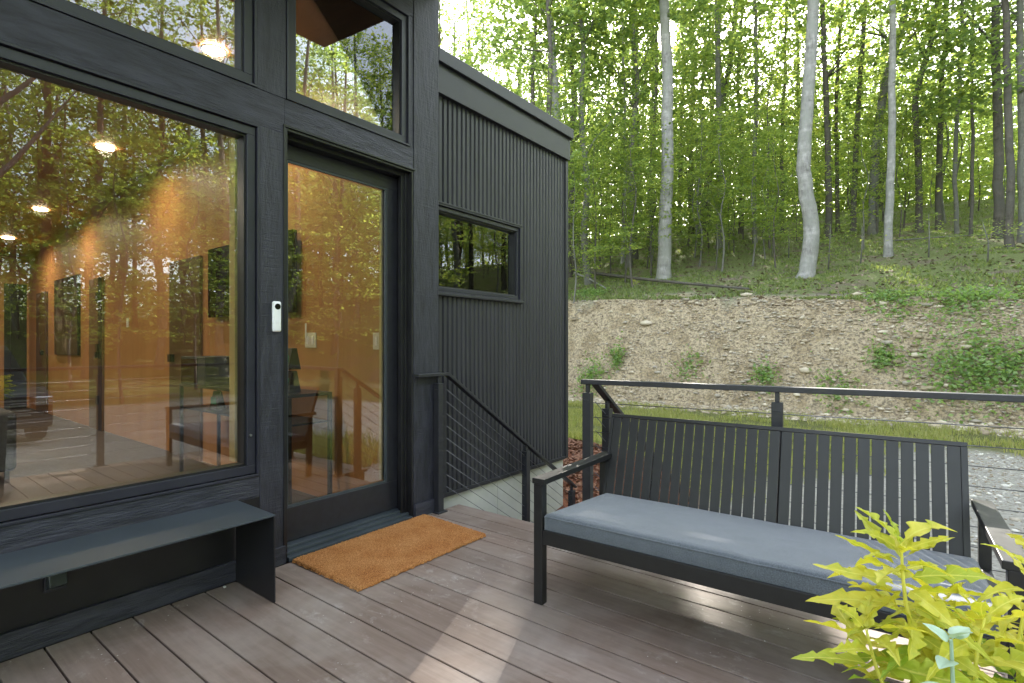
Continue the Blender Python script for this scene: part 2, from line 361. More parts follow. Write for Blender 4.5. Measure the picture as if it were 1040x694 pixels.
L(nt, c, b.inputs['Base Color']); b.inputs['Roughness'].default_value = .95; b.inputs['Specular IOR Level'].default_value = .15
bump(nt, b, mth(nt, 'ADD', mth(nt, 'ADD', gn, fn2), mth(nt, 'MULTIPLY', dn2, 1.5)), .9, .06); M['ground'] = m
g = npmesh('ground', V, Fq, [M['ground']], smooth=True); tag(g, kind='structure')
for nme, arr in (('bank', bk), ('grass', gr), ('mulch', mu), ('floor', fl)):
    at_ = g.data.attributes.new(nme, 'FLOAT', 'POINT'); at_.data.foreach_set('value', arr.astype(np.float32))
# scattered stuff ---------------------------------------------------
def vis(x, y, margin=30):
    dx = x-D; d = -sA*dx+cA*y; l = cA*dx+sA*y
    return (d > .5) & (np.abs(l/np.maximum(d,.1)*F) < 520+margin)
def blades(name, pts, h, w, mat, parent=None, n=3, label=None, lean=.5):
    k = len(pts); V = []; P = np.repeat(pts, n, 0); m_ = len(P)
    P = P + np.c_[rng.normal(0, .03, m_), rng.normal(0, .03, m_), np.zeros(m_)]
    an = rng.uniform(0, 6.283, m_); hh = h*rng.uniform(.5, 1.3, m_); ww = w*rng.uniform(.7, 1.3, m_)
    le = rng.uniform(0, lean, m_)*hh; la = rng.uniform(0, 6.283, m_)
    dx = np.cos(an)*ww; dy = np.sin(an)*ww
    a = P + np.c_[-dx, -dy, np.zeros(m_)-.01]; b_ = P + np.c_[dx, dy, np.zeros(m_)-.01]
    mid = P + np.c_[np.cos(la)*le*.35, np.sin(la)*le*.35, hh*.6]
    c_ = mid + np.c_[dx, dy, 0*dx]*.7; d_ = P + np.c_[np.cos(la)*le, np.sin(la)*le, hh]
    e_ = mid - np.c_[dx, dy, 0*dx]*.7
    V = np.stack([a, b_, c_, e_, d_], 1).reshape(-1, 3)
    q = np.arange(m_)[:,None]*5
    Fc = np.concatenate([q+[0,1,2], q+[0,2,3], q+[3,2,4]], 0)
    return npmesh(name, V, Fc, [mat], parent)
def leafcloud(cent, size, flat=.6, droop=0):
    m_ = len(cent); an = rng.uniform(0, 6.283, m_); s_ = size*rng.uniform(.6, 1.35, m_)
    nz = rng.normal(0, flat, (m_, 3)); nz[:,2] = 1; nz /= np.linalg.norm(nz, axis=1)[:,None]
    t = np.c_[np.cos(an), np.sin(an), np.zeros(m_)]; t -= nz*(t*nz).sum(1)[:,None]; t /= np.linalg.norm(t, axis=1)[:,None]
    bt = np.cross(nz, t)
    t = t*s_[:,None]; bt = bt*(s_*.36)[:,None]; up = nz*(s_*.10)[:,None]
    V = np.stack([cent-t*.5, cent-bt+up, cent+t*.5, cent+bt+up], 1).reshape(-1, 3)
    return V, (np.arange(m_)[:,None]*4+[0,1,2,3])
# verge grass
N1 = 60000
x = rng.uniform(-9, 8, N1); y = rng.uniform(3, 16.2, N1); _, gm, mm_, _ = masks(x, y)
k = (rng.uniform(0, 1, N1) < gm*.95*(1-mm_)*sm(.36, .56, fbm(x*1.1, y*1.8, 4, 91))) & vis(x, y) & ~((x < 0) & (y < 4.6)); x, y = x[k], y[k]
tag(blades('grass', np.c_[x, y, height(x, y)], .10, .007, M['grass'], lean=.8), 'short yellow green grass on the verge below the dirt bank', 'grass', kind='stuff')
x = rng.uniform(3.0, 6, 5000); y = rng.uniform(3.2, 5.6, 5000); _, gm, _, _ = masks(x, y); k = (rng.uniform(0,1,5000) < gm) & ~((x < 3.6) & (y < 3.3)); x, y = x[k], y[k]
tag(blades('tall_grass', np.c_[x, y, height(x, y)], .38, .008, M['grass'], lean=.6), 'taller grass growing right beside the deck corner', 'grass', kind='stuff')
# forest floor cover
N2 = 52000
x = rng.uniform(-22, 22, N2); y = 17.9 + 27*rng.uniform(0, 1, N2)**1.6
pn = fbm(x*.8, y*.8, 4, 41)
k = (pn > .435) & vis(x, y); x, y = x[k], y[k]
tag(blades('ground_cover', np.c_[x, y, height(x, y)], .085, .020, M['floorgreen'], lean=1.3), 'patchy green ground cover on the forest floor', 'ground cover', kind='stuff')
x = rng.uniform(-14, 14, 16000); y = 17.7 + 16*rng.uniform(0, 1, 16000)**1.5; k = vis(x, y) & (rng.uniform(0, 1, 16000) < .4); x, y = x[k], y[k]
Vl, Fl = leafcloud(np.c_[x, y, height(x, y)+.02], .12, .5)
tag(npmesh('leaf_litter', Vl, Fl, [M['litter']]), 'dry brown leaf litter on the forest floor', 'leaf litter', kind='stuff')
# stones on the bank
ico = bmesh.new(); bmesh.ops.create_icosphere(ico, subdivisions=1, radius=1); IV = np.array([v.co[:] for v in ico.verts]); IF = np.array([[v.index for v in f.verts] for f in ico.faces]); ico.free()
def stones(name, x, y, size, mats, label, sink=.3, flat=.55):
    n = len(x); s_ = size*np.exp(rng.normal(0, .50, n)); z = height(x, y)
    J = IV[None]*(1+rng.normal(0, .16, (n, len(IV), 1)))
    sc_ = np.stack([s_*rng.uniform(.8, 1.6, n), s_*rng.uniform(.7, 1.2, n), s_*flat*rng.uniform(.7, 1.2, n)], 1)
    J = J*sc_[:,None,:]; an = rng.uniform(0, 6.28, n); ca, sa = np.cos(an)[:,None], np.sin(an)[:,None]
    Jx = J[:,:,0]*ca-J[:,:,1]*sa; Jy = J[:,:,0]*sa+J[:,:,1]*ca
    V = np.stack([Jx+x[:,None], Jy+y[:,None], J[:,:,2]+(z+sc_[:,2]*(1-sink)*.6)[:,None]], -1).reshape(-1, 3)
    Fc = (IF[None]+(np.arange(n)*len(IV))[:,None,None]).reshape(-1, 3)
    mi = np.repeat(rng.integers(0, len(mats), n), len(IF))
    return tag(npmesh(name, V, Fc, mats, mi=mi), label, 'stones', kind='stuff')
rk = [simple('tan_stone', (.30,.24,.16), (.42,.35,.25), .9, 8), simple('pale_stone', (.44,.37,.27), (.54,.47,.36), .9, 8), simple('brown_stone', (.20,.155,.10), (.30,.24,.165), .9, 8), simple('grey_stone', (.28,.245,.19), (.38,.335,.27), .9, 8)]
N3 = 18000; x = rng.uniform(-9, 7, N3); y = toe(x)-1.7 + 4.0*rng.uniform(0, 1, N3)**.9; k = vis(x, y) & (rng.uniform(0,1,N3) < .35+1.0*(fbm(x*.8, y*.8, 3, 71) > .5)); x, y = x[k], y[k]
stones('rubble', x, y, .027, rk, 'loose tan stones and clods covering the dirt bank')
x = rng.uniform(3, 9, 9000); y = rng.uniform(3.2, 13, 9000); _, gm, _, _ = masks(x, y); k = vis(x, y) & (gm < .4); x, y = x[k], y[k]
stones('gravel', x, y, .012, [rk[3], rk[2], simple('light_gravel', (.50,.47,.42), (.62,.59,.53), .9, 8)], 'loose pale gravel on the drive')
x = rng.uniform(-2.3, 1.2, 9000); y = rng.uniform(3.3, 6.6, 9000); _, _, mm_, _ = masks(x, y); k = (mm_ > .5) & ~((x < .0) & (y < 4.6)); x, y = x[k], y[k]
mc = simple('red_brown_mulch', (.12,.055,.033), (.28,.14,.085), .95, 20)
Vl, Fl = leafcloud(np.c_[x, y, height(x, y)+.015], .05, .7)
tag(npmesh('mulch', Vl, Fl, [mc]), 'red brown wood mulch beside the foundation corner', 'mulch', kind='stuff')
# ------------------------------------------------------------------ weeds on the bank (countable clumps)
def weed(px, py, h, r, n, label, mat='weed', size=.10):
    p, d = ground_at(px, py); t = thing('weed', label, 'weed', p, 0, 'weeds growing on the bank')
    c = np.c_[rng.normal(0, r*.5, n), rng.normal(0, r*.35, n), np.abs(rng.normal(0, h*.5, n))+.02]
    c[:,2] += height(p.x+c[:,0], p.y+c[:,1])-p.z
    V, Fc = leafcloud(c, size, .9); npmesh('leaves', V, Fc, [M[mat]], t)
    st = MB()
    for k_ in range(8):
        a = c[k_*3]; st.tube([(a[0]*.3, a[1]*.3, a[2]*.1-.05), (a[0], a[1], a[2])], .005, 4)
    st.build('stem', M[mat], t); return t
weed(985, 385, .50, 1.05, 1500, 'large leafy blue green weed clump low on the bank at the right')
weed(1035, 392, .32, .8, 700, 'green weed clump at the right foot of the bank')
weed(898, 368, .28, .42, 330, 'small green weed tuft in the middle of the bank right of centre')
weed(776, 388, .26, .40, 260, 'small bright weed tuft just above the railing at the middle post')
weed(600, 392, .55, .55, 420, 'pale green weeds at the foot of the bank beside the dark siding')
weed(627, 372, .65, .25, 260, 'tall thin weed standing on the left of the bank')
weed(700, 378, .12, .6, 160, 'faint low weeds spread over the middle of the bank')
weed(850, 398, .14, .6, 260, 'low weeds along the bank foot above the railing right of the middle post')
weed(600, 300, .25, .7, 380, 'green growth on the bank top beside the dark siding')
weed(905, 309, .22, .7, 420, 'low green clump on the bank lip left of the widest lip clump')
weed(985, 312, .28, 1.0, 800, 'wide green clump along the bank lip at the right')
# ------------------------------------------------------------------ trees
def limb(mb, p, d, l, r, n=5, sides=5):
    pts = [Vector(p)]; d = Vector(d).normalized(); rr = [r]
    for i_ in range(1, n):
        d = (d + Vector((random.gauss(0,.14), random.gauss(0,.14), random.gauss(.06,.1)))).normalized()
        pts.append(pts[-1]+d*l/(n-1)); rr.append(r*(1-.85*i_/(n-1)))
    mb.tube(pts, rr, sides, cap=False); return pts
def crown_mesh(name, z0, z1, rad, nclus, per, size, layered=.28, mats=None, gap=.4):
    """leaf sprays set through the crown's volume"""
    cs = []; k_ = 0
    while k_ < nclus:
        z = random.uniform(z0, z1); f = (z-z0)/(z1-z0)
        rmax = rad*(math.sin(math.pi*min(1, .12+f*.86))**.55)
        rr = rmax*math.sqrt(random.uniform(.03, 1)); a = random.uniform(0, 6.283)
        x_, y_ = rr*math.cos(a), rr*math.sin(a)
        if fbm(np.array([x_*.5+a]), np.array([z*.55]), 2, 3)[0] < gap: continue
        cs.append((x_, y_, z)); k_ += 1
    cs = np.array(cs); cc = np.repeat(cs, per, 0); m_ = len(cc)
    sp = rng.uniform(.35, .8, nclus).repeat(per)
    an = rng.uniform(0, 6.283, nclus).repeat(per); dip = rng.normal(.05, .18, nclus).repeat(per)
    t_ = rng.uniform(-1, 1, m_)*sp*1.7; w_ = rng.normal(0, .34, m_)*sp*(1.15-np.abs(t_)/(sp*1.7))
    cc = cc + np.c_[np.cos(an)*t_-np.sin(an)*w_, np.sin(an)*t_+np.cos(an)*w_, dip*t_+rng.normal(0, 1, m_)*sp*layered*.45]
    V, Fc = leafcloud(cc, size*rng.uniform(.65, 1.25, nclus).repeat(per), .45)
    mi = np.repeat(rng.integers(0, 2, nclus), per) if len(mats) > 1 else None
    o = npmesh(name, V, Fc, mats, mi=mi); me = o.data; bpy.data.objects.remove(o); return me
LM = [M['leaf'], M['leaf2']]
MAT_CR = [crown_mesh('crown', 5.5, 21, 3.9, 185, 30, .18, mats=LM) for _ in range(3)]
MAT_CR += [crown_mesh('crown', 10, 22, 3.4, 150, 28, .20, mats=LM)]
SHADE_CR = crown_mesh('crown', 10.8, 24, 4.3, 320, 36, .21, mats=LM, gap=.3)  # extra dense crown set high, shaped to shade the deck
UND_CR = [crown_mesh('crown', 1.6, 8.0, 2.3, 95, 30, .14, .16, mats=[M['leaf']], gap=.36) for _ in range(3)]
SAP_CR = [crown_mesh('crown', 1.0, 3.2, .8, 16, 22, .10, .16, mats=[M['leaf']], gap=.2) for _ in range(2)]
SUNV = Vector((-.384*math.cos(R(31)), .923*math.cos(R(31)), math.sin(R(31))))
GAPS = [((2.95,1.55,.5), .80, 0.0), ((2.10,2.66,.0), .36, .05), ((2.75,2.5,0), .45, .05), ((1.05,1.0,0), .55, .6), ((1.7,.75,0), .40, .65), ((.55,.6,0), .4, .6), ((1.55,1.15,0), .2, .3), ((.8,1.5,0), .16, .3), ((1.25,.55,0), .22, .3), ((1.0,2.1,0), .14, .4), ((1.9,1.2,0), .15, .3), ((4.3,15.2,-.3), .7, .1), ((.6,15.4,-.3), .5, .1)]
for px_, py_, r_ in ((697,258,.6),(745,262,.5),(783,268,.6),(905,246,.9),(930,250,.7),(958,237,1.1),(988,238,1.0),(1015,243,.8),(862,250,.7),(882,256,.6),(780,285,.5),(640,286,.45),(735,285,.4),(1030,236,.9),(610,270,.5)):
    q_, _ = ground_at(px_, py_); GAPS.append((tuple(q_), r_, .03))
def gap_cull(o):
    """open small gaps in the canopy where the sun comes through in the photograph"""
    bpy.context.view_layer.update(); Mw = np.array(o.matrix_world); me = o.data; n = len(me.vertices)
    co_ = np.empty(n*3, np.float32); me.vertices.foreach_get('co', co_); co_ = co_.reshape(-1,4,3)
    cen = co_.mean(1) @ Mw[:3,:3].T + Mw[:3,3]; sv = np.array(SUNV[:]); kill = np.zeros(len(cen), bool)
    for c_, r_, keep in GAPS:
        q = cen-np.array(c_); al = q@sv; ds = np.linalg.norm(q-al[:,None]*sv, axis=1)
        kill |= (ds < r_*(1+.35*rng.normal(0,.4,len(cen)))) & (al > 0) & (rng.uniform(0,1,len(cen)) >= keep)
    if kill.sum() == 0: return
    keepi = ~kill; V = co_[keepi].reshape(-1,3); nf = len(V)//4
    mi = np.empty(len(kill), np.int32); me.polygons.foreach_get('material_index', mi)
    t = npmesh('crown', V, np.arange(nf)[:,None]*4+[0,1,2,3], list(me.materials), mi=mi[keepi]); o.data = t.data; bpy.data.objects.remove(t)
def put_crown(root, me, sc_, rz, sxy=None):
    o = bpy.data.objects.new('crown', me); C.objects.link(o); o.parent = root
    o.scale = ((sxy or sc_), (sxy or sc_), sc_); o.rotation_euler = (0,0,rz); return o
def trunk_mb(path, r0, r1, limbs=6, lo=.35):
    mb = MB(); n = len(path)
    rr = [r0+(r1-r0)*(i_/(n-1)) for i_ in range(n)]; rr[0] *= 1.25
    mb.tube(path, rr, 12, cap=False)
    if n > 3:
        for k_ in range(limbs):
            i_ = random.randrange(max(2, int(n*lo)), n-1); a = random.uniform(0, 6.283)
            limb(mb, path[i_], (math.cos(a), math.sin(a), random.uniform(.5, 1.3)), random.uniform(2.2, 4.2), rr[i_]*.42)
    return mb
def smooth_path(pts, n=22):
    pts = [Vector(p) for p in pts]; out = []
    m_ = len(pts)-1
    for k_ in range(n):
        u = k_/(n-1)*m_; i_ = min(int(u), m_-1); t = u-i_
        p0, p1, p2, p3 = pts[max(i_-1,0)], pts[i_], pts[i_+1], pts[min(i_+2,m_)]
        out.append(.5*((2*p1)+(p2-p0)*t+(2*p0-5*p1+4*p2-p3)*t*t+(3*p1-p0-3*p2+p3)*t**3))
    return out
def picked_tree(picks, w, label, bk_, group=None, crown=True, d=None, name='tree', top=22, wt=.6, limbs=6, cr=None, cs=1.0):
    """picks: trunk centre line through the photograph, lowest first"""
    if d is None: base, d = ground_at(*picks[0])
    else:
        base = at(picks[0][0], picks[0][1], d); base.z = hz(base.x, base.y)
    d_ = d
    pts = [base-Vector((0,0,.15))] + [at(px, py, d_) for px, py in picks[1:]]
    lastd = (pts[-1]-pts[-2]).normalized() if len(pts) > 1 else Vector((0,0,1))
    lastd = (lastd+Vector((0,0,1))).normalized()
    while pts[-1].z < base.z+top-4: pts.append(pts[-1]+Vector((lastd.x, lastd.y, 1))*3.0); lastd *= .7
    root = thing(name, label, 'tree', base, 0, group)
    loc = smooth_path([p-base for p in pts], 26)
    r0 = w/F*d_/2
    for i_ in range(1, len(loc)): loc[i_] += Vector((random.gauss(0,.02), random.gauss(0,.02), 0))
    trunk_mb(loc, r0, r0*wt*.6, limbs, .72 if bk_ == 'palebark' else .4).build('trunk', M[bk_], root, smooth=True)
    if crown:
        c_ = put_crown(root, cr or random.choice(MAT_CR), top/22.0*cs, random.uniform(0, 6.283))
        c_.location = (loc[-1].x*.5, loc[-1].y*.5, 0)
    return root
picked_tree([(674,283),(675,240),(677,200),(678,150),(678,100),(676,50),(674,0)], 14, 'broad straight pale grey trunk standing at the bank top, nearest of the pale trees', 'palebark', wt=.85, limbs=2, cr=SHADE_CR)
picked_tree([(817,282),(822,262),(824,240),(822,212),(817,185),(817,150),(819,120),(823,70),(826,0)], 16, 'pale grey tree with a bent S shaped trunk at the bank top', 'palebark', wt=.9, limbs=2, cr=MAT_CR[3])
picked_tree([(902,261),(903.5,200),(905,150),(906,100),(906,50),(906,0)], 8, 'slim pale trunk with a mossy foot right of the bent pale tree', 'palebark', wt=.85, limbs=3, cr=MAT_CR[3])
picked_tree([(568,230),(565,128),(564,90),(561,50),(557,0)], 9, 'pale trunk rising behind the roof edge of the dark wing', 'palebark', d=24, wt=.8, limbs=2, cr=SHADE_CR)
picked_tree([(632,268),(634,210),(635,150),(634,100),(632,0)], 4, 'very thin pale stem left of the broad pale trunk', 'palebark', wt=.7, limbs=3, top=19, cr=SHADE_CR)
DT = [((605,240),(603,150),(596,80),(588,0),9,'darkbark','dark trunk leaning left beside the wing roof corner'),
 ((618,238),(617,150),(620,60),(626,0),5,'darkbark','thin dark trunk right of the dark leaning trunk by the wing'),
 ((586,236),(588,160),(596,90),(606,0),5,'darkbark','thin dark trunk leaning right next to the wing corner'),
 ((652,240),(650,170),(655,90),(660,0),5,'greybark','thin grey trunk just left of the broad pale trunk'),
 ((690,240),(691,150),(694,80),(692,0),5,'darkbark','thin dark trunk close behind the broad pale trunk'),
 ((703,238),(701,160),(704,80),(700,0),7,'darkbark','dark upright trunk right of the broad pale trunk'),
 ((712,243),(718,190),(727,130),(742,60),9,'darkbark','dark trunk leaning strongly to the right in mid wood'),
 ((730,253),(731,190),(730,110),(728,0),8,'greybark','straight grey trunk between the two large pale trees'),
 ((752,238),(753,150),(750,80),(754,0),5,'darkbark','thin dark trunk in the gap between the large pale trees'),
 ((767,248),(766,170),(768,90),(767,0),6,'greybark','slim grey trunk left of the bent pale tree'),
 ((795,240),(794,160),(797,80),(799,0),5,'darkbark','thin dark trunk just left of the bent pale tree'),
 ((842,242),(841,160),(838,80),(835,0),8,'darkbark','dark trunk just right of the bent pale tree'),
 ((851,236),(850,160),(849,90),(856,0),5,'darkbark','thin dark trunk second right of the bent pale tree'),
 ((866,236),(869,160),(873,90),(879,0),7,'darkbark','dark trunk leaning slightly right halfway to the slim pale tree'),
 ((886,238),(888,170),(898,90),(918,20),11,'greybark','stout forked trunk close left of the slim pale tree'),
 ((934,236),(932,150),(931,95),(946,40),8,'darkbark','dark crooked trunk right of the slim pale tree'),
 ((953,234),(954,150),(957,80),(963,0),7,'darkbark','straight dark trunk right of the crooked one'),
 ((986,240),(988,150),(987,80),(990,0),4,'darkbark','thin dark stem in the bright yellow green gap'),
 ((972,238),(970,160),(975,80),(978,0),5,'greybark','thin grey trunk left of the bright gap'),
 ((1013,242),(1014,160),(1012,80),(1010,0),11,'darkbark','stout dark trunk near the right edge'),
 ((1026,252),(1025,160),(1023,80),(1020,0),9,'darkbark','dark trunk leaning against its stout neighbour at the right edge'),
 ((1038,246),(1038,160),(1037,80),(1036,0),9,'greybark','rightmost grey trunk at the edge of view')]
for a_, b_, c_, d_, w_, bk_, lb in DT:
    picked_tree([a_, b_, c_, d_], w_*.82, lb, bk_, wt=.75, limbs=6, cs=1.3 if a_[0] == 652 else 1.0, cr=SHADE_CR if a_[0] in (652, 690, 618) else None)
# saplings with visible stems
for px, py, hpx, lb in ((590,277,38,'thin sapling next to the wing corner on the forest floor'), (660,262,32,'little sapling left of the broad pale trunk'), (727,275,40,'pair of thin pale sapling stems leaning together'),
    (801,262,30,'sapling stake just left of the bent pale tree'), (784,262,30,'small sapling further left of the bent pale tree'), (841,276,38,'pale sapling stem right of the bent pale tree'), (943,262,36,'sapling stem on the sunlit slope right of the slim pale tree'),
    (874,268,30,'sapling stem left of the slim pale tree'), (1003,268,34,'sapling stem low at the right side of the slope')):
    p, d_ = ground_at(px, py); t = thing('sapling', lb, 'sapling', p, random.uniform(0,6), 'thin saplings on the slope')
    hh = hpx/F*d_*1.25
    MB().tube([(0,0,-.05), (random.gauss(0,.05),0,hh*.5), (random.gauss(0,.08),random.gauss(0,.05),hh)], [.028,.022,.010], 6).build('trunk', M['greybark'], t, smooth=True)
    put_crown(t, random.choice(SAP_CR), hh/3.1, random.uniform(0,6), .8)
# generic wood: shared trunks
def generic(kind):
    if kind == 'm':
        pts = [Vector((0,0,-.3))]; a = random.uniform(0,6.28); le = random.uniform(0,.10)
        for k_ in range(1, 9): pts.append(Vector((math.cos(a)*le*k_*2.4+random.gauss(0,.12), math.sin(a)*le*k_*2.4+random.gauss(0,.12), k_*2.5)))
        mb = trunk_mb(smooth_path(pts, 22), .20, .05, 9)
    else:
        pts = [Vector((0,0,-.2))]
        for k_ in range(1, 6): pts.append(Vector((random.gauss(0,.12), random.gauss(0,.12), k_*1.5)))
        mb = trunk_mb(smooth_path(pts, 14), .05, .012, 5)
    return mb
GT = {}
for bk_ in ('darkbark', 'greybark'):
    for kind in 'mu':
        GT[bk_, kind] = []
        for _ in range(3):
            o = generic(kind).build('trunk', M[bk_], smooth=True); GT[bk_, kind].append(o.data); bpy.data.objects.remove(o)
def gtree(x, y, kind, label, group, sc_=1, cat='tree', bare=False):
    z = hz(x, y); bk_ = random.choice(['darkbark', 'darkbark', 'greybark']); rz = random.uniform(0, 6.283)
    root = thing('tree' if kind == 'm' else 'young_tree', label, cat, (x, y, z), rz, group)
    o = bpy.data.objects.new('trunk', random.choice(GT[bk_, kind])); C.objects.link(o); o.parent = root; o.scale = (sc_,)*3
    put_crown(root, random.choice(MAT_CR[:3] if kind == 'm' else UND_CR), sc_, random.uniform(0, 6.283))
    return root
# deep wood behind the named trunks
LBL = {'deep': ('leafy tree deep in the hillside wood behind the front trunks', 'leafy trees deep in the hillside wood'),
       'young': ('young leafy understorey tree among the hillside trunks', 'young understorey trees on the hillside'),
       'drive': ('tall leafy tree across the drive, mirrored in the window glass', 'tall trees across the drive'),
       'yd': ('young leafy tree across the drive, mirrored in the window glass', 'young trees across the drive'),
       'back': ('leafy tree beyond the far end of the cabin', 'trees beyond the far end of the cabin')}
placed = []
def spread(n, fn, mind):
    c_ = 0; tries = 0
    while c_ < n and tries < n*60:
        tries += 1; x, y = fn()
        if any(abs((x-c_[0])*SUNV.y-(y-c_[1])*SUNV.x)/math.hypot(SUNV.x, SUNV.y) < r_*.8+.2 and y > c_[1] for c_, r_, _k in GAPS[:2]) and y < 52: continue
        if all((x-a)**2+(y-b_)**2 > mind*mind for a, b_ in placed): placed.append((x, y)); c_ += 1; yield x, y
def wood(d0, d1, p0=540, p1=1080):
    def f():
        px = random.uniform(p0, p1); d_ = random.uniform(d0, d1); p = at(px, 300, d_); return p.x, p.y
    return f
for x, y in spread(42, wood(33, 66, 430, 1100), 2.2): gtree(x, y, 'm', *LBL['deep'], sc_=random.uniform(.8, 1.1))
for x, y in spread(58, wood(25, 56, 430, 1100), 1.6): gtree(x, y, 'u', *LBL['young'], sc_=random.uniform(.8, 1.3))
for x, y in spread(14, lambda: (random.uniform(-32, -9), random.uniform(22, 46)), 3): gtree(x, y, 'm', *LBL['deep'], sc_=random.uniform(.8, 1.0))
for x, y in spread(34, wood(46, 62, 540, 1100), 1.6): gtree(x, y, 'u', *LBL['young'], sc_=random.uniform(.9, 1.4))
for x, y in spread(16, lambda: (random.uniform(-28, -9), random.uniform(17, 36)), 2.6): gtree(x, y, 'm', *LBL['deep'], sc_=random.uniform(.75, 1.0))
for x, y in spread(14, lambda: (random.uniform(-26, -8), random.uniform(16, 32)), 2.2): gtree(x, y, 'u', *LBL['young'], sc_=random.uniform(.9, 1.3))
for x, y in spread(22, wood(22, 34, 560, 1060), 1.5): gtree(x, y, 'u', *LBL['young'], sc_=random.uniform(.6, .95))
for x, y in spread(14, wood(20.5, 30, 572, 800), 1.3): gtree(x, y, 'u', *LBL['young'], sc_=random.uniform(.6, .9))
# across the drive (mirrored in the glass)
for x, y in spread(70, lambda: (random.uniform(18, 50), random.uniform(-8, 30)), 2.4): gtree(x, y, 'm', *LBL['drive'], sc_=random.uniform(.75, 1.0))
for x, y in spread(40, lambda: (random.uniform(16, 34), random.uniform(-4, 40)), 2.2): gtree(x, y, 'u', *LBL['yd'], sc_=random.uniform(.8, 1.2))
for x, y in spread(12, lambda: (random.uniform(-34, -15), random.uniform(-12, 14)), 3): gtree(x, y, random.choice('mu'), *LBL['back'], sc_=random.uniform(.7, 1.0))
for x, y in spread(34, lambda: (random.uniform(20, 58), random.uniform(24, 60)), 2.6): gtree(x, y, 'm', *LBL['drive'], sc_=random.uniform(.8, 1.1))
for x, y in spread(30, lambda: (random.uniform(17, 50), random.uniform(20, 50)), 2.2): gtree(x, y, 'u', *LBL['yd'], sc_=random.uniform(.9, 1.4))
# the near trunk mirrored at the left of the big window
t = thing('tree', 'single bare lower trunk near the drive, mirrored at the left of the big window', 'tree', (12.2, 2.0, hz(12.2, 2.0)))
trunk_mb(smooth_path([(0,0,-.2),(.02,0,3),(.05,0,6),(0,.1,10),(0,.2,15),(0,.3,19)], 22), .22, .07, 8).build('trunk', M['greybark'], t, smooth=True); put_crown(t, MAT_CR[3], .95, 1)
for o in [o for o in list(C.objects) if o.name.startswith('crown')]: gap_cull(o)
# far-off wood, one mass beyond the crest and across the drive; unseen rear half added to dim the facade
cs = []; 
n = 8200; a = rng.uniform(0, 2*math.pi, n); rr_ = np.where((a > R(120)) & (a < R(300)), rng.uniform(26, 60, n), rng.uniform(50, 100, n))      # azimuth measured from +Y towards +X
x = D+np.sin(a)*rr_; y = np.cos(a)*rr_; z = height(x, y); hh = rng.uniform(0, 1, n)**1.7*17
n2_ = 3400; a2 = rng.uniform(R(22), R(118), n2_); r2 = rng.uniform(40, 62, n2_); x2 = D+np.sin(a2)*r2; y2 = np.cos(a2)*r2
h2 = rng.uniform(0, 1, n2_)**1.3*10; k2 = y2 < 30
n3_ = 3600; a3 = rng.uniform(R(-52), R(14), n3_); y3 = rng.uniform(46, 66, n3_); x3 = D+np.tan(a3)*y3; h3 = rng.uniform(0, 1, n3_)**1.25*11
x2, y2, h2, a2, k2 = np.r_[x2, x3], np.r_[y2, y3], np.r_[h2, h3], np.r_[a2, a3*.7], np.r_[k2, x3 > -60]
cc = np.r_[np.c_[x, y, z+hh], np.c_[x2, y2, height(x2, y2)+h2][k2]]; a = np.r_[a, a2[k2]]; hh = np.r_[hh, h2[k2]]; cc = cc[fbm(a*30, hh*.25, 3, 77) > .36]; cc = np.repeat(cc, 26, 0); cc += rng.normal(0, 1, cc.shape)*[1.3,1.3,.55]
Vl, Fl = leafcloud(cc, .42, .6); tag(npmesh('far_wood', Vl, Fl, [M['leaf']]), 'hazy mass of far off woodland foliage showing between the trunks, its added rear half unseen', 'woodland', kind='stuff')
# fallen log and branches
p0, d0_ = ground_at(576, 278); p1, _ = ground_at(640, 287); p2, _ = ground_at(700, 294); p3, _ = ground_at(762, 300)
MB().tube(smooth_path([p+Vector((0,-.15,.20)) for p in (p0, p1, p2, p3)], 14), [.085-.004*k_ for k_ in range(14)], 8).build('fallen_log', M['darkbark'], smooth=True)
tag(bpy.data.objects['fallen_log'], 'long dark fallen log lying along the bank top', 'log')
p0, _ = ground_at(585, 282); p1, _ = ground_at(616, 297)
tag(MB().tube(smooth_path([p0+Vector((0,-.15,.22)), (p0+p1)/2+Vector((0,-.1,.24)), p1+Vector((0,0,.15))], 8), [.05-.004*k_ for k_ in range(8)], 7).build('fallen_branch', M['palebark'], smooth=True), 'pale fallen branch beside the dark log', 'branch')
p0, _ = ground_at(905, 247); p1, _ = ground_at(1020, 243)
tag(MB().tube(smooth_path([p0+Vector((0,0,.1)), (p0+p1)/2+Vector((0,0,.18)), p1+Vector((0,0,.2))], 8), [.035-.003*k_ for k_ in range(8)], 7).build('fallen_branch', M['greybark'], smooth=True), 'long pale fallen branch on the sunlit slope at the right', 'branch')
for px, py, r_, lb in ((657,330,.20,'flat tan stone on the left of the bank'), (870,300,.13,'pale stone on the bank lip right of the bent tree'), (758,301,.16,'pale block stone at the end of the fallen log'), (930,362,.15,'pale stone beside the small weed tuft on the bank')):
    p, _ = ground_at(px, py); n0 = len(IV); Vs = IV*(1+rng.normal(0,.12,(n0,1)))*[r_*1.3, r_*.8, r_*.45]
    o = npmesh('stone', Vs, IF, [rk[1]]); o.location = p+Vector((0,-.05,r_*.25)); tag(o, lb, 'stone')

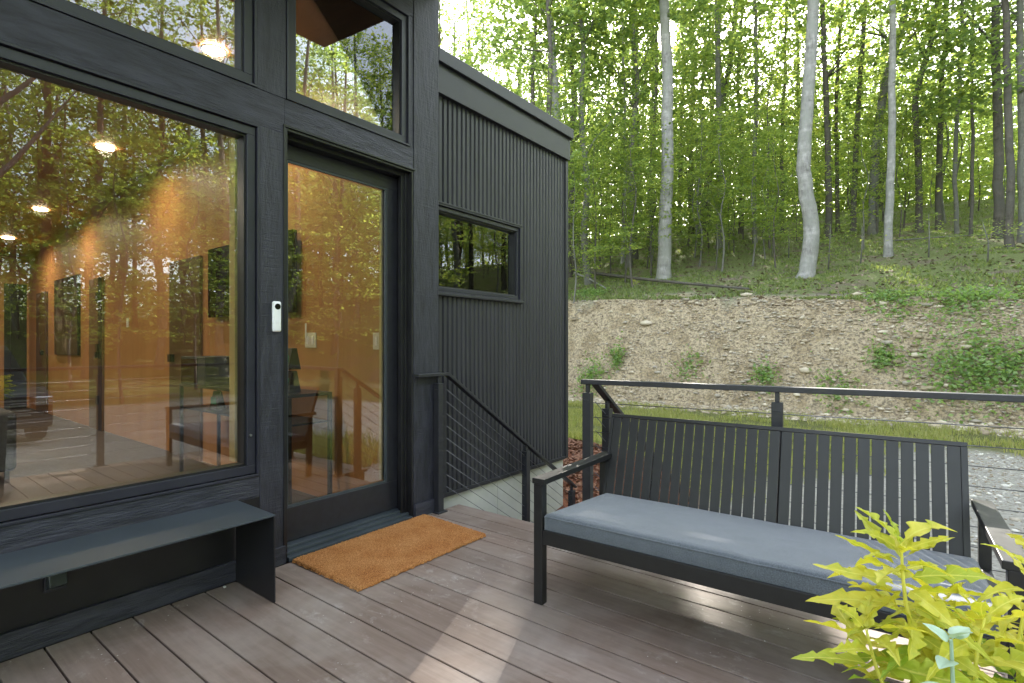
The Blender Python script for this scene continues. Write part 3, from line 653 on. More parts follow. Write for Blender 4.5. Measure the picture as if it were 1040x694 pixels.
# ------------------------------------------------------------------ deck
BO = MB(); y = YOFF
while y > -3.3:
    BO.box(.022 if True else 0, 3.45, y-PITCH+.0072, y, -.026, 0); y -= PITCH
YB = y
for k in (1, 2): BO.box(1.14, 3.45, YOFF+(k-1)*PITCH+.0072, YOFF+k*PITCH, -.026, 0)
deck = BO.build('deck', M['deck'], bevel=.0022); tag(deck, kind='structure')
ub = MB().box(.03, 3.43, YB+.02, 2.81, -.24, -.034); ub.box(1.16, 3.43, 2.812, 3.11, -.24, -.034)  # solid dark infill under the boards, painting shade into their gaps
for yy in np.arange(-2.9, 2.9, 1.45): ub.box(3.30, 3.42, yy, yy+.12, -1.0, -.242)
ub.box(1.2, 1.32, 2.95, 3.07, -1.0, -.242)
tag(ub.build('deck_framing_gap_shade', simple('dark_frame_gap_shade', (.02,.018,.016), (.035,.03,.027), .8, 5)), kind='structure')
# ------------------------------------------------------------------ cabin
cab = thing('cabin', 'modern black cabin with sawn board facade, big windows and a ribbed metal wing', 'cabin', (0,0,0))
WT = 3.60; W = .15
f = MB()
f.box(-W, 0, -6, -1.9, 0, WT); f.box(-W, 0, -1.9, 1.376, 0, .491)
f.box(-W, 0, -1.9, 1.511, 2.296, 2.482)
f.box(-W, 0, 1.511, 2.423, 2.332, 2.482); f.box(-W, 0, -1.9, 2.423, 3.36, WT)
f.build('wall', M['clad'], cab, bevel=.002)
f = MB(); f.box(-W, 0.002, 1.376, 1.511, 0, 2.296); f.box(-W, .002, 1.362, 1.520, 2.482, 3.36); f.box(-W, .004, 2.423, 2.655, 0, WT+.02); f.box(-W, -.002, 2.388, 2.423, 2.482, 3.36)
f.build('wall_post', M['cladv'], cab, bevel=.003)
f = MB(); f.box(0.0005, .020, -6, 1.376, 0.001, .099); f.box(.0025, .018, 1.378, 1.509, .001, .095); f.box(.0045, .020, 2.425, 2.655, .001, .095)
f.build('skirting_board', M['clad'], cab, bevel=.002)
# smooth dark panel under the bench seat
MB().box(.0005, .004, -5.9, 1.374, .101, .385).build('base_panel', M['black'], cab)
def window(name, y0, y1, z0, z1, x=0, fw=.058, rec=.022, glassm='glass', par=cab, bead=.012):
    fr = MB()
    for (a, b_, c, d_) in ((y0, y1, z0, z0+bead), (y0, y1, z1-bead, z1), (y0, y0+bead, z0+bead, z1-bead), (y1-bead, y1, z0+bead, z1-bead)):
        fr.box(x-.08, x+.007, a, b_, c, d_)
    a0, a1, c0, c1 = y0+bead+.004, y1-bead-.004, z0+bead+.004, z1-bead-.004; w_ = fw-bead-.004
    for (a, b_, c, d_) in ((a0, a1, c0, c0+w_), (a0, a1, c1-w_, c1), (a0, a0+w_, c0+w_, c1-w_), (a1-w_, a1, c0+w_, c1-w_)):
        fr.box(x-.10, x-rec*.35, a, b_, c, d_)
    w2 = .010; a0, a1, c0, c1 = a0+w_, a1-w_, c0+w_, c1-w_
    o = fr.build('window', M['frame'], par, bevel=.0018)
    g2 = MB()
    for (a, b_, c, d_) in ((a0, a1, c0, c0+w2), (a0, a1, c1-w2, c1), (a0, a0+w2, c0+w2, c1-w2), (a1-w2, a1, c0+w2, c1-w2)):
        g2.box(x-.09, x-rec, a, b_, c, d_)
    g2.build('glazing_bead', M['black'], o)
    MB().box(x-.062, x-.056, a0+.002, a1-.002, c0+.002, c1-.002).build('pane', M[glassm], o)
    return o
w1 = window('window', -1.9, 1.374, .493, 2.294)
w1['label'] = 'large picture window over the steel bench'
w2_ = window('window', -1.9, 1.360, 2.484, 3.358); w2_['label'] = 'upper window above the large picture window'
w3_ = window('window', 1.522, 2.386, 2.484, 3.358); w3_['label'] = 'upper window above the glass door'
MB().disc((-.003, 1.331, .706), .006, (1,0,0), .012, 10).build('screw_cap', M['chrome'], w1)
# inner timber stops seen through the glass edge
f = MB(); f.box(-W-.02, -.11, 1.302, 1.316, .56, 2.24); f.box(-W-.04, -.165, 2.288, 2.302, .26, 2.23); f.build('timber_stop', M['brass'], cab)
# door: recessed
f = MB(); f.box(-.17, .001, 1.513, 1.527, .0, 2.33); f.box(-.17, .001, 2.407, 2.421, .0, 2.33); f.box(-.17, .001, 1.527, 2.407, 2.316, 2.33)
f.box(-.17, -.04, 2.385, 2.407, .0, 2.316); f.box(-.08, -.05, 2.36, 2.385, .0, 2.316); f.box(-.17, -.05, 1.527, 2.36, 2.2915, 2.316); f.box(-.115, -.05, 1.527, 1.545, .0, 2.292)
f.box(.001, .007, 1.503, 1.515, .0, 2.343); f.box(.001, .010, 1.503, 2.432, 2.331, 2.343)
dj = f.build('door_frame', M['black'], cab, bevel=.0015)
f = MB(); f.box(-.17, .016, 1.529, 2.405, .001, .022); f.box(-.17, -.025, 1.53, 2.404, .0225, .040); f.box(-.17, -.062, 1.531, 2.383, .0405, .056)
f.build('door_sill', M['steel'], cab, bevel=.002)
DX = -.117
f = MB(); z0, z1, a0, a1 = .060, 2.290, 1.546, 2.383; gz0, gz1, ga0, ga1 = .249, 2.205, 1.588, 2.297
f.box(DX-.045, DX, a0, a1, z0, gz0); f.box(DX-.045, DX, a0, a1, gz1, z1); f.box(DX-.045, DX, a0, ga0, gz0, gz1); f.box(DX-.045, DX, ga1, a1, gz0, gz1)
door = f.build('door', M['metal'], cab, bevel=.002)
MB().box(DX-.028, DX-.022, ga0, ga1, gz0, gz1).build('pane', M['glass'], door)
f = MB()
for (a, b_, c, d_) in ((ga0, ga1, gz0, gz0+.012), (ga0, ga1, gz1-.012, gz1), (ga0, ga0+.012, gz0+.012, gz1-.012), (ga1-.012, ga1, gz0+.012, gz1-.012)): f.box(DX-.02, DX-.004, a, b_, c, d_)
f.build('glazing_bead', M['steel'], door)
f = MB(); f.box(DX, DX+.006, 1.552, 1.582, .93, 1.13); f.tube([(DX+.005, 1.567, 1.03), (DX+.028, 1.567, 1.03)], .012, 12); f.build('handle', M['metal'], door)
# roof with timber soffit
def slab(x0, x1, y0, y1, zf, th): return MB().hexa([(x0,y0,zf(x0)),(x1,y0,zf(x1)),(x1,y1,zf(x1)),(x0,y1,zf(x0)),(x0,y0,zf(x0)+th),(x1,y0,zf(x1)+th),(x1,y1,zf(x1)+th),(x0,y1,zf(x0)+th)])
zr = lambda x: 3.625+.085*x
rf = slab(-10.7, 1.30, -6.6, 2.67, lambda x: zr(x)+.012, .26).build('roof', M['frame'], cab, bevel=.004)
slab(-.20, 1.27, -6.55, 2.65, zr, .010).build('soffit', M['soffit'], rf)
# interior shell
IY = 2.32
zc = lambda x: 3.42+.065*x
f = MB(); f.box(-10.3, -.17, IY, IY+.08, 0, 3.5)
f.build('interior_wall', M['ply'], cab)
f = MB(); f.box(-10.3, -.155, -4.1, -4.0, 0, 3.5)
e0 = onx(4, 300, -10.25); e1 = onx(27, 300, -10.25)
f.box(-10.35, -10.25, -4, e0[1], 0, 3.3); f.box(-10.35, -10.25, e1[1], IY, 0, 3.3); f.box(-10.35, -10.25, e0[1], e1[1], 2.25, 3.3)
f.build('interior_wall', M['ply'], cab)
MB().box(-10.35, -.155, -4, IY, -.1, -.001).build('interior_floor', M['indoor_floor'], cab)
slab(-10.3, -.152, -4, IY, zc, .04).build('ceiling', M['ply'], cab)
f = MB(); f.box(-10.30, -10.24, e1[1]-.22, e1[1], 0, 2.25); f.box(-10.30, -10.24, e0[1], e1[1]-.22, 2.19, 2.25); f.box(-10.30, -10.24, e0[1], e0[1]+.08, 0, 2.19)
ed = f.build('patio_door', M['black'], cab); MB().box(-10.275, -10.27, e0[1]+.08, e1[1]-.22, 0.0, 2.19).build('pane', M['glass_in'], ed)
def wallbox(px0, px1, z0, z1, th, mat, name, parent=None, bev=.003):
    a = ony(px0, 300, IY).x; b_ = ony(px1, 300, IY).x
    return MB().box(min(a,b_), max(a,b_), IY-th, IY-.0005, z0, z1).build(name, M[mat], parent, bevel=bev)
for (p0_, p1_, z1_, mt, hp) in ((93, 106, 2.07, 'bronze', 103), (175, 206, 2.05, 'browndoor', 179), (39, 49, 2.05, 'browndoor', 46)):
    d_ = wallbox(p0_, p1_, 0, z1_, .03, mt, 'interior_door', cab); d_['label'] = 'dark interior door seen through the glass' if mt == 'browndoor' else 'narrow bronze interior door with black edge'
    hx = ony(hp, 300, IY).x; MB().box(hx-.03, hx+.03, IY-.075, IY-.03, .98, 1.06).build('handle', M['black'], d_)
f = MB()
for z_ in (.35, 1.05, 1.75):
    hx = ony(102, 300, IY).x; f.box(hx-.05, hx+.05, IY-.045, IY-.031, z_, z_+.12)
f.box(ony(102.5,300,IY).x, ony(106,300,IY).x, IY-.034, IY-.0305, 0, 2.07)
f.build('door_edge', M['black'], cab)
# wing --------------------------------------------------------------
YW0, YW1, XW = 2.657, 4.44, -.06
def ribs(mb, y0, y1, z0, z1, x=XW, per=.05, axis='y'):
    n = max(1, round((y1-y0)/per)); per = (y1-y0)/n
    pr = []
    for k in range(n):
        a = y0+k*per; pr += [(a, -.014), (a+per*.16, -.014), (a+per*.30, 0), (a+per*.86, 0)]
    pr.append((y1, -.014))
    for (a, da), (b_, db) in zip(pr[:-1], pr[1:]):
        if axis == 'y': mb.add([(x+da, a, z0), (x+db, b_, z0), (x+db, b_, z1), (x+da, a, z1)], [(0,1,2,3)])
        else: mb.add([(a, x+da, z0), (b_, x+db, z0), (b_, x+db, z1), (a, x+da, z1)], [(3,2,1,0)])
f = MB(); ribs(f, YW0, 3.70, .075, 1.535); ribs(f, YW0, 3.70, 2.185, 2.98); ribs(f, 3.70, YW1, .075, 2.98)
ribs(f, -6, -.10, .075, 2.98, YW1+.03, axis='x')
f.build('metal_siding', M['ribbed'], cab)
f = MB(); f.box(-6, -.10, YW0+.001, YW1, .06, 1.53); f.box(-6, -.10, 3.705, YW1, 1.53, 3.0); f.box(-6, -.10, YW0+.001, 3.705, 2.19, 3.0); f.box(-6, -2.6, YW0+.001, 3.705, 1.53, 2.19)
f.build('wing_wall', M['browndoor'], cab)
f = MB(); f.box(-.098, XW+.012, YW1-.012, YW1+.034, .055, 2.98); f.box(-.098, XW+.010, YW0, YW1-.012, .050, .078); f.build('corner_trim', M['metal'], cab, bevel=.002)
f = MB(); f.box(-6.05, XW+.035, YW0+.001, YW1+.035, 2.965, 3.175); f.box(-6.08, XW+.062, YW0+.002, YW1+.055, 3.175, 3.270)
f.build('fascia', M['metal'], cab, bevel=.003)
w4_ = window('window', 2.668, 3.690, 1.538, 2.182, XW+.012, fw=.045); w4_['label'] = 'small window in the ribbed metal wing'
MB().box(XW-.03, XW+.035, YW0+.004, 3.715, 1.520, 1.537).build('sill', M['metal'], w4_, bevel=.002)
MB().box(XW-.03, XW+.022, YW0+.004, 3.71, 2.183, 2.197).build('head_trim', M['metal'], w4_, bevel=.002)
f = MB(); f.box(-6, -.085, YW0-.02, 3.42, -1.2, .05); f.box(-6, -.087, 3.425, YW1, -1.2, .05); f.build('foundation', M['concrete'], cab, bevel=.003)
# ------------------------------------------------------------------ stairs
st = thing('stairs', 'short flight of deck board steps going down beside the ribbed siding', 'stairs', (0,0,0))
for k in range(1, 4):
    y0 = 2.853+.28*(k-1); z_ = -.187*k
    MB().box(.12, 1.12, y0, y0+.275, z_-.028, z_).build('tread', M['deck'], st, bevel=.002)
f = MB()
for xx in (.08, 1.125): f.hexa([(xx, 2.845, -.46), (xx+.035, 2.845, -.46), (xx+.035, 3.72, -.80), (xx, 3.72, -.80), (xx, 2.845, -.03), (xx+.035, 2.845, -.03), (xx+.035, 3.72, -.58), (xx, 3.72, -.58)])
f.build('stringer', M['metal'], st)
# ------------------------------------------------------------------ railings
def post(par, x, y, z0, ztop, rail, rz=0, neck=True):
    f = MB(); s_ = .0255; f.box(-s_, s_, -s_, s_, z0, ztop)
    f.box(-.010, .010, -.014, .014, ztop, rail-.001)
    for i_ in range(4): f.box(-.018+.0, .018, -s_-.0035, s_+.0035, ztop-.045-.02*0, ztop-.040) if i_ == 0 else None
    if z0 > -.2: f.box(-.045, .045, -.045, .045, z0, z0+.008)
    o = f.build('post', M['metal'], par, bevel=.002); o.location = (x, y, 0); o.rotation_euler.z = rz; return o
def cables(par, a, b_, offs, r_=.0024, name='cable'):
    for z_ in offs: MB().tube([Vector(a)+Vector((0,0,z_)), Vector(b_)+Vector((0,0,z_))], r_, 6).build(name, M['cable'], par, smooth=True)
PA = Vector((1.117, 2.80, 0)); PB = Vector((3.036, 3.03, 0)); dr = (PB-PA).normalized(); PK = PA+dr*((3.42-1.117)/dr.x); ar = math.atan2(dr.y, dr.x)
rl = thing('railing', 'black steel cable railing behind the slatted sofa, turning the deck corner', 'railing', (0,0,0))
f = MB(); f.bar(PA-dr*.035+Vector((0,0,.944)), PK+dr*.03+Vector((0,0,.944)), .058, .028); f.bar((PK.x, PK.y-.03, .944), (PK.x, -3.2, .944), .058, .028)
f.build('top_rail', M['metal'], rl, bevel=.003)
PM = PA+dr*((2.128-1.117)/dr.x)
for p in (PA, PM, PK): post(rl, p.x, p.y, 0.0005, .878, .930, ar)
for yy in (1.63, .1, -1.5, -3.1): post(rl, 3.42, yy, .0005, .878, .930)
cables(rl, PA, PK, [.82-.0865*k for k in range(9)]); cables(rl, PK, (3.42, -3.1, 0), [.82-.0865*k for k in range(9)])
SL = -.667
def sloped(name, label, x, y0, z0, y1, lead, posts, ncab, cy0):
    t = thing(name, label, 'handrail', (0,0,0))
    f = MB(); z1 = z0+SL*(y1-y0)
    if lead is not None: f.bar((x, lead, z0), (x, y0+.004, z0), .05, .022)
    f.bar((x, y0, z0), (x, y1, z1), .05, .022, up=(0,0,1)); f.build('rail', M['metal'], t, bevel=.003)
    for (yy, zb, drop) in posts:
        zt = z0+SL*max(0, yy-y0)-.012; post(t, x, yy, zb, zt-.05, zt)
    for k in range(ncab):
        zz = z0-.11-.086*k; MB().tube([(x, cy0, zz+SL*(cy0-y0)), (x, y1-.1, zz+SL*(y1-.1-y0))], .0022, 6).build('cable', M['cable'], t, smooth=True)
    return t
sloped('handrail', 'sloping black stair handrail fixed beside the door pier and ribbed siding', .036, 2.70, .958, 4.46, 2.415, [(2.622, .0005, 0), (3.655, -.75, 0), (4.40, -.80, 0)], 9, 2.70)
sloped('handrail', 'sloping black stair handrail going down from the corner post behind the sofa arm', 1.135, 2.86, .93, 4.5, None, [(3.015, -.3, 0), (3.75, -.80, 0), (4.42, -.80, 0)], 8, 2.86)

# ------------------------------------------------------------------ doormat
cr = [Vector((.030,1.535,0)), Vector((.600,1.545,0)), Vector((.607,2.463,0)), Vector((.030,2.495,0))]
nu, nv = 150, 230; U, Vv = np.meshgrid(np.linspace(0,1,nu), np.linspace(0,1,nv))
c_ = [np.array(c[:]) for c in cr]
P = ((1-U)*(1-Vv))[...,None]*c_[0]+(U*(1-Vv))[...,None]*c_[1]+(U*Vv)[...,None]*c_[2]+((1-U)*Vv)[...,None]*c_[3]
ed_ = np.minimum(np.minimum(U, 1-U)*.57, np.minimum(Vv, 1-Vv)*.93)
P[...,2] = .019*np.clip(ed_/.006, .02, 1)**.5 + rng.normal(0, .0021, U.shape)*(ed_ > 0) + .002*(fbm(U*9, Vv*14, 3, 3)-.5)+.001
edge_ = (ed_ < .001); P[...,0] += edge_*rng.normal(0, .004, U.shape); P[...,1] += edge_*rng.normal(0, .004, U.shape)
i = np.arange(nu-1)[None,:]+np.arange(nv-1)[:,None]*nu
mat_ = npmesh('doormat', P.reshape(-1,3), np.stack([i, i+1, i+nu+1, i+nu], -1).reshape(-1,4), [M['coir']])
tag(mat_, 'orange brown coir doormat lying in front of the glass door', 'doormat')
# ------------------------------------------------------------------ steel bench
bn = thing('bench', 'low bench of folded blackened steel plate under the large window', 'bench', (0,0,0))
MB().box(.0215, .384, -2.4, 1.254, .390, .398).build('seat', M['steel'], bn, bevel=.0015)
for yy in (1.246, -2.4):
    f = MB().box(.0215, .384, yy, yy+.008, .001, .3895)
    f.build('end_panel', M['black'], bn, bevel=.0015)  # same plate as the seat; the blacker material paints in its shade
MB().tube([(.12, 1.246, .335), (.12, 1.225, .335)], .016, 10).build('fixing_boss', M['frame'], bn)
# outlet cover under the bench
a = onx(44, 609, .004); b_ = onx(67, 592, .004)
oc = thing('outlet_cover', 'dark weatherproof outlet cover on the wall under the steel bench', 'outlet', (.005, (a[1]+b_[1])/2, .27))
hw = abs(b_[1]-a[1])/2
MB().box(0, .012, -hw, hw, -.065, .065).build('back_plate', M['frame'], oc, bevel=.003)
MB().hexa([(.0125,-hw*.9,-.055),(.055,-hw*.8,-.035),(.055,hw*.8,-.035),(.0125,hw*.9,-.055),(.0125,-hw*.9,.055),(.03,-hw*.8,.05),(.03,hw*.8,.05),(.0125,hw*.9,.055)]).build('lid', M['steel'], oc, bevel=.004)
for (px, py, r_) in ((219, 596, .011), (228, 597, .008)):
    p = onz(px, py, 0); o = npmesh('pebble', IV*(1+rng.normal(0,.15,(len(IV),1)))*[r_*1.3, r_, r_*.6], IF, [M['concrete']], smooth=True); o.location = (p[0], p[1], r_*.5)
    tag(o, 'small pale pebble on the deck by the bench end, '+('the larger one' if r_ > .01 else 'the smaller one'), 'pebble')
# doorbell
db = thing('doorbell', 'white pill shaped video doorbell on the black post beside the door', 'doorbell', (.0025, 1.459, 1.314))
o = MB().box(0, .024, -.0235, .0235, -.081, .081).build('body', M['white'], db, bevel=.0225, smooth=True, seg=6)
MB().disc((.0245, 0, .052), .0155, (1,0,0), .003, 24).build('lens', M['tv'], db); MB().disc((.0245, 0, -.02), .0155, (1,0,0), .002, 24).build('button', M['white'], db, bevel=.0008)
# ------------------------------------------------------------------ sofa
def make_sofa():
    t = thing('sofa', 'long black slatted metal outdoor sofa with one blue grey seat cushion', 'outdoor sofa', (1.312, 1.963, 0), R(2.0))
    Ls = 1.625; m_ = M['sofa']
    for (xx, yy, zt) in ((0, 0, .539), (Ls-.045, 0, .539)): MB().box(xx, xx+.045, yy, yy+.040, 0.0005, zt).build('leg', m_, t, bevel=.002)
    for xx in (.004, Ls-.041): MB().hexa([(xx,.645,.0005),(xx+.037,.645,.0005),(xx+.037,.685,.0005),(xx,.685,.0005),(xx,.655,.52),(xx+.037,.655,.52),(xx+.037,.695,.52),(xx,.695,.52)]).build('leg', m_, t, bevel=.002)
    for xx in (-.006, Ls-.058): MB().box(xx, xx+.064, -.004, .725, .540, .566).build('armrest', m_, t, bevel=.0025)
    f = MB(); f.box(.0455, Ls-.0455, .002, .032, .274, .338); f.box(.042, Ls-.042, .63, .655, .244, .30); 
    for xx in (.006, Ls-.036): f.box(xx, xx+.03, .041, .644, .255, .325)
    for k in range(7): 
        xx = .12+k*(Ls-.3)/6; f.box(xx, xx+.05, .033, .629, .285, .297)
    f.build('seat_frame', m_, t, bevel=.002)
    # backrest: leaning slats
    y0, z0, y1, z1 = .640, .325, .765, .777; n_ = Vector((0, z1-z0, -(y1-y0))).normalized()
    def pt(x, s, off): return Vector((x, y0+(y1-y0)*s, z0+(z1-z0)*s))-Vector((0, n_.y, n_.z))*off
    def plate(mb, xa, xb, s0, s1, o0, o1): mb.hexa([pt(xa,s0,o1), pt(xb,s0,o1), pt(xb,s0,o0), pt(xa,s0,o0), pt(xa,s1,o1), pt(xb,s1,o1), pt(xb,s1,o0), pt(xa,s1,o0)])
    f = MB(); x0, x1 = .030, 1.560; plate(f, x0, x1, .962, 1, -.014, .008); plate(f, x0, x1, 0, .05, -.014, .008); plate(f, x0, x0+.014, .051, .961, -.014, .010); plate(f, x1-.022, x1, .051, .961, -.014, .010)
    xm = .5*(x0+x1)-.03; plate(f, xm-.012, xm+.012, .051, .961, -.03, -.010)
    f.build('back_frame', m_, t, bevel=.0015)
    f = MB(); n = 30; p_ = (x1-x0-.030)/n
    for k in range(n):
        a = x0+.012+k*p_; plate(f, a+.0037, a+p_-.0033, .02, .958, -.0055, .0065)
    f.build('backrest', m_, t, bevel=.0012)
    # cushion
    cx0, cx1, cy0, cy1, zb, zt, r_ = .050, 1.575, .012, .635, .298, .412, .030
    gx = np.r_[np.linspace(0, r_, 7)[:-1], np.linspace(r_, (cx1-cx0)-r_, 70), (cx1-cx0)-np.linspace(0, r_, 7)[:-1][::-1]]
    gy = np.r_[np.linspace(0, r_, 7)[:-1], np.linspace(r_, (cy1-cy0)-r_, 34), (cy1-cy0)-np.linspace(0, r_, 7)[:-1][::-1]]
    GX, GY = np.meshgrid(gx, gy); e = np.minimum(np.minimum(GX, (cx1-cx0)-GX), np.minimum(GY, (cy1-cy0)-GY)); ec = np.clip(e, 0, r_)
    rd = np.sqrt(np.maximum(0, r_**2-(r_-ec)**2))*.55; puff = .008*(1-np.exp(-e/.12)) + .007*(fbm(GX*5, GY*8, 3, 55)-.5)*np.clip(e/.04, 0, 1) - .0025*np.exp(-((GX-.86)/.05)**2)
    tilt = -.045*GY/(cy1-cy0)
    top = zt-.0165+rd+puff+tilt; bot = zb+.0165-rd*.9+tilt*.4
    nxx, nyy = len(gx), len(gy)
    Vt = np.stack([GX+cx0, GY+cy0, top], -1).reshape(-1,3); Vb = np.stack([GX+cx0, GY+cy0, bot], -1).reshape(-1,3)
    i = np.arange(nxx-1)[None,:]+np.arange(nyy-1)[:,None]*nxx
    Ft = np.stack([i, i+1, i+nxx+1, i+nxx], -1).reshape(-1,4); Fb = Ft[:,::-1]+nxx*nyy
    rim = list(range(nxx))+[k*nxx+nxx-1 for k in range(1, nyy)]+[(nyy-1)*nxx+k for k in range(nxx-2, -1, -1)]+[k*nxx for k in range(nyy-2, 0, -1)]
    rim = np.array(rim); nx_ = np.roll(rim, -1); Fs = np.stack([rim+nxx*nyy, nx_+nxx*nyy, nx_, rim], -1)
    Vall = np.r_[Vt, Vb]
    cu = npmesh('cushion', Vall, np.r_[Ft, Fb, Fs], [M['cloth']], t, smooth=True)
    for V_, s_ in ((Vt, 1), (Vb, -1)):
        pts = [Vector(V_[q]) for q in rim[::2]]; pts = [p for k, p in enumerate(pts)]; pts.append(pts[0])
        MB().tube(pts, .0032, 6, cap=False).build('piping', M['cloth'], cu, smooth=True)
    return t
make_sofa()
# ------------------------------------------------------------------ things indoors
def inwall(p0_, p1_, z0, z1, th, name, mat, label, cat, bev=.004):
    a = ony(p0_, 300, IY).x; b_ = ony(p1_, 300, IY).x; t = thing(name, label, cat, ((a+b_)/2, IY-.001, (z0+z1)/2)); w_ = abs(a-b_)/2; h_ = (z1-z0)/2
    return t, w_, h_
t, w_, h_ = inwall(58, 82, 1.0, 2.19, .04, 'picture', 'print', 'tall dark monochrome picture on the amber wall inside', 'picture')
MB().box(-w_, w_, -.035, 0, -h_, h_).build('frame', M['black'], t, bevel=.003); MB().box(-w_+.01, w_-.01, -.038, -.0355, -h_+.01, h_-.01).build('print', M['print'], t)
a = ony(219, 300, IY).x; b_ = -1.20
t = thing('television', 'black wall mounted television inside, behind the post between window and door', 'television', ((a+b_)/2, IY-.001, 1.745))
w_ = abs(a-b_)/2; MB().box(-w_, w_, -.07, -.03, -.325, .325).build('screen', M['tv'], t, bevel=.004); MB().box(-.2, .2, -.03, 0, -.15, .15).build('bracket', M['black'], t)
for px, z_, lb in ((130, 1.435, 'small light switch on the amber wall inside between the doors'), (383, 1.19, 'pale light switch inside at the right edge of the door glass')):
    p = ony(px, 300, IY); t = thing('light_switch', lb, 'light switch', (p.x, IY-.001, z_)); MB().box(-.036, .036, -.007, 0, -.058, .058).build('plate', M['wall_white'], t, bevel=.002); MB().box(-.012, .012, -.011, -.0075, -.03, .03).build('rocker', M['white'], t, bevel=.001)
p = ony(316, 300, IY); t = thing('light_switch', 'double pale switch plate inside behind the left of the door glass', 'light switch', (p.x, IY-.001, 1.20)); MB().box(-.075, .075, -.007, 0, -.058, .058).build('plate', M['wall_white'], t, bevel=.002)
for s_ in (-.035, .035): MB().box(s_-.014, s_+.014, -.011, -.0075, -.032, .032).build('rocker', M['white'], t, bevel=.001)
MB().tube([(-.04,-.02,.13),(-.04,-.02,.02)], .006, 6).build('hook', M['white'], t)
# console table
x0, x1, y0, y1 = -2.50, -.70, 1.93, 2.27
t = thing('console_table', 'thin black metal console table with a shelf against the amber wall inside', 'table', (x0, y0, 0)); lx, ly = x1-x0, y1-y0
MB().box(0, lx, 0, ly, .80, .822).build('tabletop', M['black'], t, bevel=.002); MB().box(.03, lx-.03, .02, ly-.02, .60, .615).build('shelf', M['black'], t)
for xx in (0, lx-.025):
    for yy in (0, ly-.025): MB().box(xx, xx+.025, yy, yy+.025, 0, .7995).build('leg', M['black'], t)
t = thing('microwave', 'dark microwave oven standing on the left of the console table inside', 'microwave', (-2.2, 2.08, .8225)); MB().box(-.24, .24, -.16, .16, 0, .24).build('body', M['fabric_dark'], t, bevel=.006); MB().box(-.22, .10, -.165, -.1605, .02, .22).build('door', M['tv'], t)
t = thing('packet', 'dark packet with a green label on the console table shelf under the microwave', 'packet', (-2.1, 2.08, .6155)); MB().hexa([(-.07,-.04,0),(.07,-.04,0),(.07,.04,0),(-.07,.04,0),(-.06,-.01,.15),(.06,-.01,.15),(.06,.01,.15),(-.06,.01,.15)]).build('bag', M['foil'], t, bevel=.004); MB().box(-.05, .05, -.036, -.033, .04, .10).build('label', M['green'], t)
for k, (dx, z_, lb) in enumerate(((0, .8225, 'lower dark packet with green label on the right end of the console table'), (0, .985, 'upper dark packet with green label stacked on the lower one indoors'))):
    t = thing('packet', lb, 'packet', (-.93+dx, 2.08, z_)); MB().hexa([(-.055,-.05,0),(.055,-.05,0),(.055,.05,0),(-.055,.05,0),(-.05,-.02,.155),(.05,-.02,.155),(.05,.02,.155),(-.05,.02,.155)]).build('bag', M['foil'], t, bevel=.004)
    MB().hexa([(-.035,-.0475,.03),(.035,-.0475,.03),(.035,-.0455,.03),(-.035,-.0455,.03),(-.035,-.035,.10),(.035,-.035,.10),(.035,-.033,.10),(-.035,-.033,.10)]).build('label', M['green'], t)
# armchair
t = thing('armchair', 'charcoal upholstered armchair standing inside at the left of the large window', 'armchair', (-3.75, .45, 0))
MB().box(-.42, .42, -.42, .42, .12, .42).build('seat', M['fabric_dark'], t, bevel=.05, smooth=True, seg=4); MB().box(-.44, -.24, -.42, .42, .425, .82).build('backrest', M['fabric_dark'], t, bevel=.06, smooth=True, seg=4)
for yy in (-.56, .425): MB().box(-.42, .40, yy, yy+.135, .1, .60).build('armrest', M['fabric_dark'], t, bevel=.04, smooth=True, seg=4)
for xx in (-.36, .34):
    for yy in (-.5, .5): MB().box(xx, xx+.03, yy-.015, yy+.015, 0, .118).build('leg', M['black'], t)
# downlights: the wall row, plus an added unseen far row as fill
first = None
for k, (xx, yy, lb) in enumerate(((-1.41, 1.755, 'round recessed ceiling light glowing behind the upper left window'), (-3.87, 1.76, 'brightest round ceiling light inside behind the large window'), (-6.7, 1.80, 'second round ceiling light inside, farther from the glass'), (-8.75, 1.80, 'farthest round ceiling light inside at the left edge of the glass'), (-1.6, -.7, 'added unseen fill light of the far row nearest the facade'), (-4.4, -.7, 'added unseen fill light in the middle of the far row'), (-7.4, -.7, 'added unseen fill light of the far row farthest from the facade'))):
    z_ = zc(xx)-.004; t = thing('ceiling_light', lb, 'ceiling light', (xx, yy, z_), 0, 'ceiling lights inside the cabin')
    MB().disc((0,0,-.003), .075, (0,0,1), .006, 28).build('lens', M['lamp'], t)
    f = MB(); 
    for q in range(28):
        a0, a1 = 2*math.pi*q/28, 2*math.pi*(q+1)/28
        f.add([(.076*math.cos(a0),.076*math.sin(a0),-.008),(.076*math.cos(a1),.076*math.sin(a1),-.008),(.092*math.cos(a1),.092*math.sin(a1),-.004),(.092*math.cos(a0),.092*math.sin(a0),-.004)], [(0,1,2,3)])
    f.build('trim', M['white'], t)
    l = bpy.data.lights.new('downlight', 'SPOT'); l.energy = 14 if k < 4 else 46; l.color = (1,.80,.56); l.spot_size = R(176); l.spot_blend = 1; l.shadow_soft_size = .07
    lo = bpy.data.objects.new('downlight', l); C.objects.link(lo); lo.parent = t; lo.location = (0,0,-.02)
